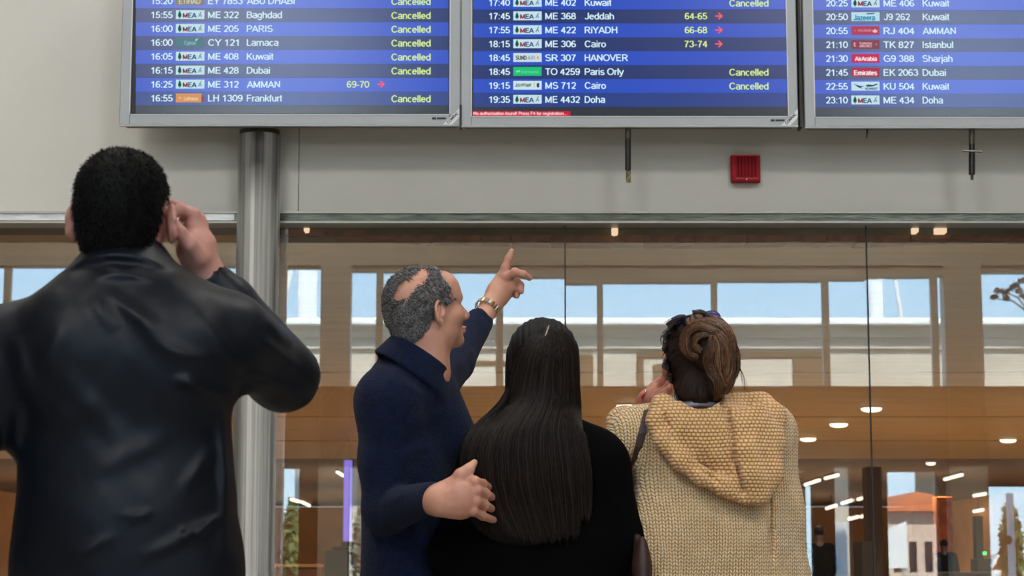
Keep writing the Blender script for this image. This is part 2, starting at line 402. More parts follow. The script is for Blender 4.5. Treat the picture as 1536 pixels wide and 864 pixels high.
# outside, behind the camera
M_asph = mat('asphalt', srgb(150, 146, 138), .9, var=.1, vscale=.3)
o = struct('ground_outside', MB().box(-120, 120, -200, -8.3, -.4, -.02), M_asph)
M_conc = mat('concrete', srgb(186, 180, 164), .8, var=.12, vscale=.4, stretch=(1, 1, 4))
M_concw = mat('white_concrete', srgb(232, 232, 226), .7)
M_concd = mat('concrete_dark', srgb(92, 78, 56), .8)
VV = 62.0
za = lambda y, V=VV: M(768, y, V)[2]
xa = lambda p, V=VV: M(p, 500, V)[0]
vd = empty('elevated_roadway', (0, -VV + 20, 0), 'pale elevated roadway mirrored in the glass behind the windows', 'bridge')
yv = 20 - VV
MB().box(-45, 45, yv - 9, yv, za(506), za(489)).build('deck', M_conc, vd)
MB().box(-45, 45, yv - .2, yv + .6, za(489), za(484)).build('lower_rail', M_concw, vd)
MB().box(-45, 45, yv - .8, yv + .1, za(483), za(477)).build('parapet', M_concw, vd)
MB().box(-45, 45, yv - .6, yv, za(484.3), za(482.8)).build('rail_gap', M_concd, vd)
MB().box(-45, 45, yv - 8, yv - .12, za(522), za(506)).build('girder', M_conc, vd)
MB().box(-45, 45, yv - 8, yv - .3, za(640), za(522)).build('side_wall', M_conc, vd)
for pc in (330, 503, 640, 790, 1000, 1285, 1448): MB().box(xa(pc) - .5, xa(pc) + .5, yv - 6, yv - 3, -.02, za(640)).build('support_column', M_conc, vd)
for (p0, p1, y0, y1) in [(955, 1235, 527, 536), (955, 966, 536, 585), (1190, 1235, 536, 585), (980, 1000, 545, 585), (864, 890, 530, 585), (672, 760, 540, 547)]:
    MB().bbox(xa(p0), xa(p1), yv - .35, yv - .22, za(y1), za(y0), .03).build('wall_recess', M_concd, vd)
# masts
def mast(pa, pb, Y, lab, top=340):
    a = M(pa, 470, Y); b = M(pb, 470, Y); r = abs(b[0] - a[0]) / 2; x = (a[0] + b[0]) / 2
    t = empty('white_mast', (float(x), 20 - Y, 0), lab, 'mast')
    MB().lathe(x, 20 - Y, [(r, 0), (r, M(768, top, Y)[2])], 20).build('shaft', M_concw, t, True)
    MB().lathe(x, 20 - Y, [(r * 1.5, 0), (r * 1.5, .5), (r, .6)], 20).build('footing', M_conc, t)
    return t
t = mast(446, 476, 76, 'wide white mast outside, mirrored in the left window')
MB().tube([M(418, 480, 76), M(438, 398, 76)], .14, 8).build('stay_cable', M_concw, t)
t = mast(1303, 1325, 76, 'white mast outside, mirrored beside the right glass seam')
MB().tube([M(1354, 490, 76), M(1341, 405, 76)], .08, 8).build('stay_cable', M_concw, t)
p = M(1351, 484, 76)
MB().prism([(p[0] - .2, p[2] - .5), (p[0] + .2, p[2] - .5), (p[0] + .12, p[2] + .25), (p[0] - .12, p[2] + .25)], p[1] - .1, p[1] + .1).build('cable_anchor', M_conc, t)
# tree with bare branches (right edge), shrubs
M_leaf = mat('leaves', srgb(92, 110, 62), .8, var=.3, vscale=3)
M_leafd = mat('dark_leaves', srgb(84, 70, 66), .8, var=.3, vscale=3)
M_bark = mat('bark', srgb(110, 92, 82), .9)
def leafcloud(c, rad, n, s, seed):
    rg = np.random.default_rng(seed); q = rg.normal(size=(n, 3)); q /= np.linalg.norm(q, axis=1)[:, None]; q *= rg.random((n, 1)) ** .4
    c0 = np.array(c) + q * np.array(rad); a = rg.normal(size=(n, 3)); a /= np.linalg.norm(a, axis=1)[:, None]; b = np.cross(a, rg.normal(size=(n, 3))); b /= np.linalg.norm(b, axis=1)[:, None]
    V = np.stack([c0 - a * s, c0 - b * s * .5, c0 + a * s, c0 + b * s * .5], 1).reshape(-1, 3); return V, np.arange(4 * n).reshape(n, 4)
tp = M(1512, 450, 44)
t = empty('sparse_tree', (float(tp[0]), float(tp[1]), 0), 'sparse twiggy tree mirrored against the sky at the right edge', 'tree')
mb = MB(); root = M(1560, 560, 44) * [1, 1, 0]
mb.tube([root, M(1552, 560, 44), M(1545, 470, 44)], [.12, .09, .05], 7)
for q in [(1492, 448), (1508, 438), (1522, 425), (1532, 445), (1528, 432)]: mb.tube([M(1545, 470, 44), M((1545 + q[0]) / 2, (q[1] + 470) / 2 - 8, 44), M(q[0], q[1], 44)], [.03, .02, .01], 5)
mb.build('branches', M_bark, t)
Vs, Fs, k = [], [], 0
for i, q in enumerate([(1492, 446), (1496, 436), (1507, 438), (1510, 447), (1517, 432), (1524, 427), (1533, 421), (1536, 444), (1528, 436)]):
    V, f = leafcloud(M(q[0], q[1], 44), (.09, .08, .07), 45, .05, i); Vs.append(V); Fs.append(f + k); k += len(V)
mesh_obj('foliage', np.concatenate(Vs), np.concatenate(Fs), M_leafd, t)
def shrub(pa, pb, ya, V, lab, m=M_leaf):
    a, b = M(pa, ya, V), M(pb, ya, V); cx, r = (a[0] + b[0]) / 2, abs(b[0] - a[0]) / 2; hgt = a[2]
    t = empty('shrub', (float(cx), 20 - V, 0), lab, 'shrub')
    MB().tube([(cx, 20 - V, 0), (cx, 20 - V, hgt * .6)], .06, 6).build('stem', M_bark, t)
    V_, f_ = leafcloud((cx, 20 - V, hgt * .55), (r, .7, hgt * .5), 900, .13, int(pa)); mesh_obj('foliage', V_, f_, m, t)
shrub(425, 452, 757, 46, 'green shrub outside the lower left doorway')
shrub(1500, 1530, 760, 52, 'green bush outside the right doorway')
shrub(530, 556, 770, 46, 'grey green bush beside the navy sweater', mat('pale_leaves', srgb(120, 124, 104), .8, var=.2))
M_grass = mat('dry_grass', srgb(178, 156, 84), .9, var=.3, vscale=2)
tagp(MB().box(xb(380), xb(620), -24, -12, -.02, .04).build('grass_strip', M_grass), 'dry grass verge outside the left doorways', 'grass', kind='stuff')
# orange building, white sign, parked cars, pale panel
M_orb = mat('orange_plaster', srgb(214, 120, 72), .7, var=.15, vscale=.8)
VO = 54
t = empty('orange_building', tuple(M(1372, 800, VO) * [1, 1, 0]), 'orange roofed building mirrored in the glass doorway', 'building')
a, b = M(1328, 770, VO), M(1420, 770, VO)
MB().box(a[0], b[0], 20 - VO - 5, 20 - VO, 0, M(0, 765, VO)[2]).build('wall', mat('pale_plaster', srgb(205, 180, 160), .8), t)
MB().prism([(a[0] - .2, M(0, 767, VO)[2]), (b[0] + .2, M(0, 767, VO)[2]), (M(1400, 0, VO)[0], M(0, 748, VO)[2]), (M(1350, 0, VO)[0], M(0, 738, VO)[2])], 20 - VO - 5, 20 - VO + .4).build('roof', M_orb, t)
for k in range(5): MB().box(a[0] + .2 + k * .42, a[0] + .4 + k * .42, 20 - VO, 20 - VO + .03, .9, 1.7).build('window', M_blk, t)
VS = 40
a, b = M(1315, 792, VS), M(1361, 850, VS)
t = empty('white_signboard', (float((a[0] + b[0]) / 2), 20 - VS, 0), 'plain white signboard standing before the orange building', 'sign')
MB().prism([(a[0], M(0, 800, VS)[2]), (a[0], M(0, 852, VS)[2]), (b[0], M(0, 852, VS)[2]), (b[0], M(0, 782, VS)[2])][::-1], 20 - VS, 20 - VS + .05).build('panel', M_concw, t)
for s_ in (a[0] + .05, b[0] - .05): MB().box(s_ - .03, s_ + .03, 20 - VS - .06, 20 - VS, 0, M(0, 800, VS)[2]).build('leg', M_conc, t)
a, b = M(1247, 783, 38), M(1272, 864, 38)
tagp(MB().bbox(a[0], b[0], -18.1, -18, 0, a[2], .01).build('pale_panel', M_concw), 'pale upright panel in the narrow doorway right of the knitted sweater', 'panel')
def car(px_, w_, V, col, lab):
    c = M(px_, 850, V); L = w_ / F * V; x0 = c[0] - L / 2; yy = 20 - V
    t = empty('parked_car', (float(c[0]), yy, 0), lab, 'car')
    prof = [(0, .3), (L, .3), (L, .8), (L * .86, .9), (L * .7, 1.35), (L * .3, 1.38), (L * .12, .92), (0, .8)]
    MB().prism([(x0 + u, v) for u, v in prof], yy - .8, yy + .8).build('body', col, t)
    MB().prism([(x0 + L * .2, .93), (x0 + L * .78, .93), (x0 + L * .67, 1.28), (x0 + L * .33, 1.3)], yy - .81, yy + .81).build('side_window', M_blk, t)
    for s_ in (.2, .8):
        for q in (-.72, .62): MB().tube([(x0 + L * s_, yy + q, .32), (x0 + L * s_, yy + q + .1, .32)], .32, 14).build('wheel', M_blk, t)
M_wcar = mat('white_car_paint', srgb(225, 225, 222), .3); M_rcar = mat('red_car_paint', srgb(150, 60, 66), .3)
car(1505, 90, 60, M_wcar, 'white car parked outside the right doorway')
car(1370, 60, 55, M_rcar, 'reddish car parked outside the glass doorway')
car(575, 70, 55, M_wcar, 'white car parked outside, half hidden by the navy sweater')
t = empty('entrance_bollard', tuple(M(1514, 850, 33) * [1, 1, 0]), 'pale post with a round black disc in the right doorway', 'post')
a = M(1510, 740, 33); b = M(1519, 740, 33); MB().box(a[0], b[0], -13.05, -12.95, 0, a[2]).build('shaft', M_concw, t)
c = M(1510, 810, 33); MB().tube([(c[0], -12.94, c[2]), (c[0], -12.9, c[2])], .075, 18).build('disc', M_blk, t)
# ---------------------------------------------------------------- steel column
colx = P(380.5, 500, 9.72)[0]; cr_ = .107
t = empty('steel_column', (colx, 9.822, 0), 'round brushed steel column standing under the left display board', 'column')
CY = 9.822
zt = P(381, 188, 9.7)[2]
MB().lathe(colx, CY, [(cr_ + .002, .02), (cr_ + .002, 1.0), (cr_, 1.0), (cr_, zt - .028)], 64).build('shaft', M_steel, t, True)
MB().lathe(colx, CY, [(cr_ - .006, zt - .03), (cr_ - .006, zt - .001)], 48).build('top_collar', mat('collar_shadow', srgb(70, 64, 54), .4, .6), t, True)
MB().lathe(colx, CY, [(.125, 0), (.125, .015), (.115, .03)], 40).build('base_plate', M_steel, t)
for p in t.children:
    if p.name.startswith('shaft'):
        me = p.data; 
# ---------------------------------------------------------------- display boards
M_bez = mat('silver_bezel', srgb(158, 163, 166), rough=.42, metal=.15, var=.03, vscale=3)
M_bezl = mat('bezel_lip', srgb(205, 208, 210), rough=.35, metal=.2)
M_bk = mat('black_plastic', (.006, .006, .007, 1), .5)
M_case = mat('grey_casing', srgb(96, 96, 94), .6)
S_bright = screen_mat('lit_stripe_blue', (.006, .060, .50, 1)); S_dark = screen_mat('lit_stripe_navy', (.002, .022, .14, 1)); S_last = screen_mat('lit_footer', (.010, .018, .030, 1))
S_mid = screen_mat('lit_last_row', (.003, .034, .22, 1))
S_white = emis('lit_white_text', (.68, .88, .95, 1), 1.0); S_yel = emis('lit_yellow_text', (.72, .92, .32, 1), .95); S_red = emis('lit_red_arrow', (.92, .13, .16, 1), 1.0)
S_shadow = emis('lit_text_outline', (.004, .015, .07, 1), 1)
def pl(name, r, g, b): return emis(name, srgb(r, g, b), 1.0)
L_white = pl('logo_pale_blue', 196, 226, 234); L_green = pl('logo_tree_green', 25, 92, 70); L_mred = pl('logo_dark_red', 140, 40, 62); L_mblue = pl('logo_navy', 50, 70, 120)
L_grey = pl('logo_soft_grey', 130, 150, 170)
_fc = {}
# ---------------------------------------------------------------- a plain sans lettering drawn as strokes (unit = capital height)
def ar_(cx, cy, rx, ry, a0, a1, n=None):
    n = n or max(4, int(abs(a1 - a0) / 22)); return [(cx + rx * math.cos(math.radians(a0 + (a1 - a0) * i / n)), cy + ry * math.sin(math.radians(a0 + (a1 - a0) * i / n))) for i in range(n + 1)]
GL = {
 '0': (.56, [ar_(.28, .5, .22, .44, 90, 450, 20)]), '1': (.56, [[(.10, .72), (.24, .80), (.33, .94), (.33, 0)]]),
 '2': (.56, [ar_(.28, .70, .20, .24, 165, -30) + [(.30, .30), (.08, .06), (.50, .06)]]),
 '3': (.56, [ar_(.27, .72, .18, .22, 160, -80), ar_(.27, .29, .21, .23, 85, -160)]),
 '4': (.56, [[(.38, 0), (.38, .92), (.06, .30), (.53, .30)]]),
 '5': (.56, [[(.46, .93), (.16, .93), (.11, .52)] + ar_(.27, .31, .22, .25, 130, -155)]),
 '6': (.56, [ar_(.28, .30, .20, .24, 90, 450, 16), ar_(.30, .42, .23, .52, 50, 185)]),
 '7': (.56, [[(.07, .92), (.49, .92)] + [(.34, .62), (.25, .32), (.22, 0)]]),
 '8': (.56, [ar_(.28, .72, .175, .21, 90, 450, 16), ar_(.28, .28, .21, .23, 90, 450, 16)]),
 '9': (.56, [ar_(.28, .68, .20, .25, 90, 450, 16), ar_(.26, .56, .23, .51, 5, -130)]),
 ':': (.28, [[(.14, .02), (.14, .14)], [(.14, .58), (.14, .70)]]), '-': (.34, [[(.03, .34), (.30, .34)]]), '!': (.28, [[(.14, .0), (.14, .12)], [(.14, .28), (.14, .98)]]),
 '.': (.26, [[(.13, 0), (.13, .12)]]), ' ': (.27, []),
 'A': (.68, [[(.03, 0), (.34, .96), (.65, 0)], [(.15, .30), (.53, .30)]]),
 'B': (.66, [[(.11, 0), (.11, .94), (.36, .94)] + ar_(.36, .73, .20, .21, 90, -90) + [(.11, .52)], [(.36, .52)] + ar_(.37, .29, .23, .23, 90, -90) + [(.11, .06)]]),
 'C': (.72, [ar_(.37, .5, .29, .45, 38, 322, 18)]), 'D': (.72, [[(.11, .06), (.11, .94), (.32, .94)] + ar_(.32, .5, .31, .44, 90, -90) + [(.11, .06)]]),
 'E': (.66, [[(.59, .94), (.12, .94), (.12, .06), (.61, .06)], [(.12, .52), (.55, .52)]]), 'F': (.61, [[(.57, .94), (.12, .94), (.12, 0)], [(.12, .50), (.50, .50)]]),
 'G': (.78, [ar_(.39, .5, .31, .45, 42, 300, 18) + [(.68, .16), (.68, .48), (.40, .48)]]), 'H': (.72, [[(.12, 0), (.12, 1)], [(.60, 0), (.60, 1)], [(.12, .53), (.60, .53)]]),
 'I': (.28, [[(.14, 0), (.14, 1)]]), 'J': (.5, [[(.40, 1), (.40, .28)] + ar_(.225, .26, .175, .21, 0, -170)]),
 'K': (.67, [[(.12, 0), (.12, 1)], [(.60, .98), (.14, .42)], [(.28, .58), (.63, 0)]]), 'L': (.56, [[(.12, 1), (.12, .06), (.52, .06)]]),
 'M': (.83, [[(.12, 0), (.12, .95), (.415, .08), (.71, .95), (.71, 0)]]), 'N': (.72, [[(.12, 0), (.12, .93), (.60, .07), (.60, 1)]]),
 'O': (.78, [ar_(.39, .5, .32, .45, 90, 450, 24)]), 'P': (.67, [[(.12, 0), (.12, .94), (.38, .94)] + ar_(.38, .69, .22, .25, 90, -90) + [(.12, .44)]]),
 'R': (.72, [[(.12, 0), (.12, .94), (.40, .94)] + ar_(.40, .71, .21, .23, 90, -90) + [(.12, .48)], [(.38, .46), (.66, 0)]]),
 'S': (.67, [ar_(.335, .725, .23, .225, 25, 250, 12) + ar_(.335, .28, .25, .235, 70, -160, 14)]), 'T': (.61, [[(.02, .94), (.59, .94)], [(.305, .94), (.305, 0)]]),
 'U': (.72, [[(.12, 1), (.12, .35)] + ar_(.36, .33, .24, .28, 180, 360, 12) + [(.60, 1)]]), 'V': (.67, [[(.03, 1), (.335, .05), (.64, 1)]]),
 'W': (.94, [[(.02, 1), (.25, .06), (.47, .94), (.69, .06), (.92, 1)]]),
 'Y': (.67, [[(.03, 1), (.335, .44), (.64, 1)], [(.335, .44), (.335, 0)]]), 'Z': (.61, [[(.05, .94), (.55, .94), (.05, .06), (.58, .06)]]),
 'a': (.55, [ar_(.27, .52, .19, .18, 160, 0) + [(.46, .12), (.50, 0)], ar_(.26, .21, .19, .17, 60, 330, 12) + [(.46, .22), (.46, .42), (.22, .37)]]),
 'b': (.56, [[(.10, 1), (.10, 0)], ar_(.29, .35, .20, .31, 180, 540, 16)]), 'c': (.5, [ar_(.27, .35, .20, .31, 50, 310, 14)]), 'd': (.56, [[(.46, 1), (.46, 0)], ar_(.27, .35, .20, .31, 0, 360, 16)]),
 'e': (.56, [[(.08, .38), (.48, .38)] + ar_(.28, .35, .20, .31, 10, 320, 16)]), 'f': (.28, [[(.13, 0), (.13, .80)] + ar_(.25, .82, .11, .13, 180, 80), [(.01, .68), (.27, .68)]]),
 'g': (.56, [[(.46, .70)] + ar_(.27, -.04, .19, .20, 0, -160), ar_(.27, .37, .20, .29, 0, 360, 16)]), 'h': (.56, [[(.10, 1), (.10, 0)], [(.10, .42)] + ar_(.28, .44, .18, .23, 170, 0) + [(.46, 0)]]),
 'i': (.22, [[(.11, .72), (.11, 0)], [(.11, .98), (.11, .87)]]), 'j': (.22, [[(.12, .72), (.12, -.12)] + ar_(.03, -.12, .09, .10, 0, -90), [(.12, .98), (.12, .87)]]),
 'k': (.5, [[(.10, 1), (.10, 0)], [(.45, .70), (.12, .30)], [(.22, .44), (.47, 0)]]), 'l': (.22, [[(.11, 1), (.11, 0)]]),
 'm': (.83, [[(.10, .72), (.10, 0)], [(.10, .44)] + ar_(.25, .46, .15, .21, 170, 0) + [(.40, 0)], [(.40, .44)] + ar_(.56, .46, .16, .21, 170, 0) + [(.72, 0)]]),
 'n': (.56, [[(.10, .72), (.10, 0)], [(.10, .42)] + ar_(.28, .44, .18, .23, 170, 0) + [(.46, 0)]]), 'o': (.56, [ar_(.28, .35, .205, .31, 90, 450, 18)]),
 'p': (.56, [[(.10, .72), (.10, -.26)], ar_(.29, .35, .20, .31, 180, 540, 16)]), 'r': (.33, [[(.10, .72), (.10, 0)], [(.10, .40)] + ar_(.26, .42, .16, .24, 170, 70)]),
 's': (.5, [ar_(.25, .51, .17, .15, 25, 250, 10) + ar_(.25, .20, .19, .155, 70, -160, 12)]), 't': (.28, [[(.13, .92), (.13, .14)] + ar_(.22, .14, .09, .09, 180, 280), [(.01, .68), (.26, .68)]]),
 'u': (.56, [[(.10, .72), (.10, .26)] + ar_(.28, .25, .18, .20, 180, 350) + [(.46, .3)], [(.46, .72), (.46, 0)]]), 'v': (.5, [[(.02, .72), (.25, .03), (.48, .72)]]),
 'w': (.72, [[(.02, .72), (.19, .04), (.36, .70), (.53, .04), (.70, .72)]]), 'y': (.5, [[(.02, .72), (.25, .05)], [(.48, .72), (.22, -.16), (.12, -.22), (.04, -.20)]]), 'z': (.5, [[(.04, .66), (.45, .66), (.05, .06), (.47, .06)]]),
}
def stroke_geo(s, thick=.125):
    V, Fc, x = [], [], 0.0
    for ch in s:
        wd, lines = GL[ch]
        parts = []
        for ln in lines:            # break strokes at sharp corners
            q = [ln[0]]
            for i in range(1, len(ln)):
                q.append(ln[i])
                if 0 < i < len(ln) - 1:
                    a = np.subtract(ln[i], q[-2]); b_ = np.subtract(ln[i + 1], ln[i])
                    if np.hypot(*a) * np.hypot(*b_) > 1e-9 and a @ b_ / (np.hypot(*a) * np.hypot(*b_)) < -.3: parts.append(q); q = [ln[i]]
            parts.append(q)
        for ln in parts:
            p = np.array(ln, float); p = p[np.r_[True, np.linalg.norm(np.diff(p, axis=0), axis=1) > 1e-6]]
            closed = np.linalg.norm(p[0] - p[-1]) < 1e-4
            d = np.diff(p, axis=0); d /= np.linalg.norm(d, axis=1)[:, None]; nrm = np.stack([-d[:, 1], d[:, 0]], 1)
            n = np.zeros_like(p); n[:-1] += nrm; n[1:] += nrm
            if closed: n[0] = n[-1] = nrm[0] + nrm[-1]
            l = np.linalg.norm(n, axis=1)[:, None]; n = n / np.maximum(l, 1e-6)
            ns = nrm[np.minimum(np.arange(len(p)), len(nrm) - 1)]; c = np.abs((n * ns).sum(1))[:, None]; n = n / np.maximum(c, .45)
            b = len(V); a1 = p + n * thick / 2; a2 = p - n * thick / 2
            for q in range(len(p)): V.append((x + a1[q, 0], a1[q, 1])); V.append((x + a2[q, 0], a2[q, 1]))
            for q in range(len(p) - 1): Fc.append((b + 2 * q, b + 2 * q + 1, b + 2 * q + 3, b + 2 * q + 2))
        x += wd
    return np.array(V), Fc
def text_geo(s, shear=0, off=0.0):
    key = (s, shear, off)
    if key in _fc: return _fc[key]
    c = bpy.data.curves.new('txt', 'FONT'); c.body = s; c.size = 1; c.resolution_u = 3; c.shear = shear; c.offset = off
    o = bpy.data.objects.new('txt', c); scene.collection.objects.link(o)
    dg = bpy.context.evaluated_depsgraph_get(); me = bpy.data.meshes.new_from_object(o.evaluated_get(dg))
    V = np.array([v.co[:2] for v in me.vertices]).reshape(-1, 2); Fc = [tuple(p.vertices) for p in me.polygons]
    bpy.data.objects.remove(o); bpy.data.curves.remove(c); bpy.data.meshes.remove(me)
    _fc[key] = (V, Fc); return _fc[key]
CAP = text_geo('H')[0][:, 1].max()
def text_into(mb, s, x0, x1, ybase, cap, Y, shear=0, off=0.004, serif=False):
    if serif:
        V, Fc = text_geo(s, 0, 0); CAP_ = CAP
    else:
        V, Fc = stroke_geo(s, .135 if off < .01 else .19); CAP_ = 1.0
        V = V.copy(); V[:, 0] += V[:, 1] * shear
    mn, mx = V[:, 0].min(), V[:, 0].max()
    A = P(x0, ybase, Y); B = P(x1, ybase, Y); k = cap / F * Y / CT / CAP_
    mb.add([(A[0] + (v[0] - mn) / (mx - mn) * (B[0] - A[0]), Y, A[2] + v[1] * k) for v in V], [tuple(f) for f in Fc])
def quad_into(mb, x0, x1, y0, y1, Y, d=.0008):
    a, b = P(x0, y0, Y), P(x1, y1, Y); mb.box(a[0], b[0], Y, Y + d, b[2], a[2])
YBD = 9.6
TW = {'0': 1}
def tw(s, px):  # natural width of text at the standard letter height
    return px
def natural(s, cap=10.6, k=1.0):
    V, _ = text_geo(s); return (V[:, 0].max() - V[:, 0].min()) * cap / CAP * k
def board(name_lab, ox0, ox1, sx0, sx1, sy1, oy1, cols, rows, first_bright, banner=None, x0r=None):
    t = empty('display_board', tuple(P((ox0 + ox1) / 2, oy1, YBD)), name_lab, 'display')
    Y = YBD; top = -118
    ob = MB(); a, b = P(ox0, top, Y), P(ox1, oy1, Y)
    si, sj = P(sx0, top + 14, Y), P(sx1, sy1, Y)
    # casing behind, frame pieces around
    MB().bbox(a[0] + .01, b[0] - .01, Y + .03, Y + .105, b[2] + .004, a[2], .01).build('casing', M_case, t)
    fr = MB()
    fr.bbox(a[0], si[0], Y, Y + .05, b[2], a[2], .004); fr.bbox(sj[0], b[0], Y, Y + .05, b[2], a[2], .004)
    fr.bbox(si[0] - .003, sj[0] + .003, Y + .0004, Y + .05, b[2], sj[2], .004); fr.bbox(si[0] - .003, sj[0] + .003, Y + .0004, Y + .05, si[2], a[2], .004)
    f = fr.build('bezel', M_bez, t)
    lip = MB(); lw = .004
    lip.box(si[0] - lw, si[0], Y - .002, Y + .01, sj[2] - lw, si[2]); lip.box(sj[0], sj[0] + lw, Y - .002, Y + .01, sj[2] - lw, si[2]); lip.box(si[0] - lw, sj[0] + lw, Y - .002, Y + .01, sj[2] - lw, sj[2])
    lip.box(a[0], b[0], Y - .0015, Y + .03, b[2] - .0035, b[2] + .0002)
    lip.build('bezel_lip', M_bezl, f)
    sc = MB().box(si[0], sj[0], Y + .006, Y + .02, sj[2], si[2]).build('screen', M_bk, t)
    # stripes
    ys = rows[0][0]; pitch = 20.75; k0 = -6
    nlast = rows[-1][0]
    for k in range(k0, len(rows)):
        yc = ys + pitch * k if k < 0 else rows[k][0]
        bright = ((k % 2 == 0) == first_bright)
        m = S_bright if bright else S_dark
        if k == len(rows) - 1: m = S_mid
        mb = MB(); quad_into(mb, sx0 + 1.5, sx1 - 1.5, yc - 9.5 if k > k0 else top + 16, yc + 11.3, Y + .0045, .0015)
        st = mb.build('row_stripe', m, t)
        if k < 0: continue
        yc, tm, fl, dst, stat, logo = rows[k]
        base = yc + 5.2; cx = cols; yy = Y + .0035
        def put(nm, s_, xa_, xb_, m_, b_=base, cap=10.4):
            q = MB(); text_into(q, s_, xa_, xb_, b_, cap, yy); q.build(nm, m_, st)
        put('time_lettering', tm, cx[0], cx[1], S_white)
        put('flight_lettering', fl, cx[2], cx[2] + (46 if len(fl) == 6 else 52 if len(fl) == 7 else 50) * (1.0 if fl[0] != 'J' else .86), S_white)
        w_ = dict(Baghdad=53, PARIS=39, Larnaca=48, Kuwait=40, Dubai=35, AMMAN=50, Frankfurt=53, Jeddah=44, Cairo=32, HANOVER=65, Doha=31, Istanbul=46, Sharjah=45).get(dst) or {'ABU DHABI': 72, 'RiYADH': 49, 'Paris Orly': 59}[dst]
        put('destination_lettering', dst, cx[3], cx[3] + w_, S_white)
        if stat == 'Cancelled': put('status_lettering', stat, cx[4], cx[4] + 59, S_yel, base + 1, 10.6)
        elif stat:
            put('gate_lettering', stat, cx[5], cx[5] + 34, S_yel)
            ar = MB(); x = cx[5] + 46; pts = [(0, -1.1), (7, -1.1), (3.6, -5), (6, -5), (11.5, 0), (6, 5), (3.6, 5), (7, 1.1), (0, 1.1)]
            pol = [(P(x + u, yc + v, Y)[0], P(x + u, yc + v, Y)[2]) for u, v in pts][::-1]; ar.prism(pol, Y + .0035, Y + .004); ar.build('red_arrow', S_red, st)
        logo_plate(logo, cx[1] + 5, yc - .2, Y + .004, t)
    mb = MB(); quad_into(mb, sx0 + 1.5, sx1 - 1.5, rows[-1][0] + 11.5, sy1 - 1, Y + .0045, .0015); mb.build('screen_footer', S_last, t)
    # marks in the lower right of the bezel
    if ox1 < 1300:
        mk = MB(); yy = Y - .0012
        cxm = sx1 - 26
        quad_into(mk, cxm, cxm + 6, sy1 + 4.6, sy1 + 8, yy); quad_into(mk, cxm + 7, cxm + 21, sy1 + 4.8, sy1 + 7.6, yy)
        mk.build('sensor_slot', M_bk, t)
        q = lambda x, y: (P(x, y, Y)[0], P(x, y, Y)[2])
        bd = MB().prism([q(ox1 - 26, oy1 - .5), q(ox1 - 12, oy1 - .5), q(ox1 - 1, oy1 - 12), q(ox1 - 1, oy1 - 25)], Y - .0016, Y - .0006).build('corner_band', M_bezl, t)
        V, Fc = stroke_geo('CONRAC', .2); mx, mn = V[:, 0].max(), V[:, 0].min(); A = P(ox1 - 17.5, oy1 - 1.2, Y); L = 22.5 / F * Y; kk = 4.4 / F * Y
        ang = math.radians(46); mbt = MB()
        mbt.add([(A[0] + (v[0] - mn) / (mx - mn) * L * math.cos(ang) - v[1] * kk * math.sin(ang), Y - .0022, A[2] + (v[0] - mn) / (mx - mn) * L * math.sin(ang) + v[1] * kk * math.cos(ang)) for v in V], Fc)
        mbt.build('corner_lettering', M_bk, bd)
    if banner:
        mb = MB(); quad_into(mb, sx0 + .5, sx0 + 147, sy1 - 7.5, sy1 - .3, Y + .0038); bn = mb.build('red_banner', pl('banner_red', 196, 40, 66), t)
        mb = MB(); text_into(mb, banner, sx0 + 1.5, sx0 + 142, sy1 - 2, 4.8, Y + .003, 0, .012); mb.build('banner_lettering', pl('banner_white', 246, 200, 206), bn)
    return t
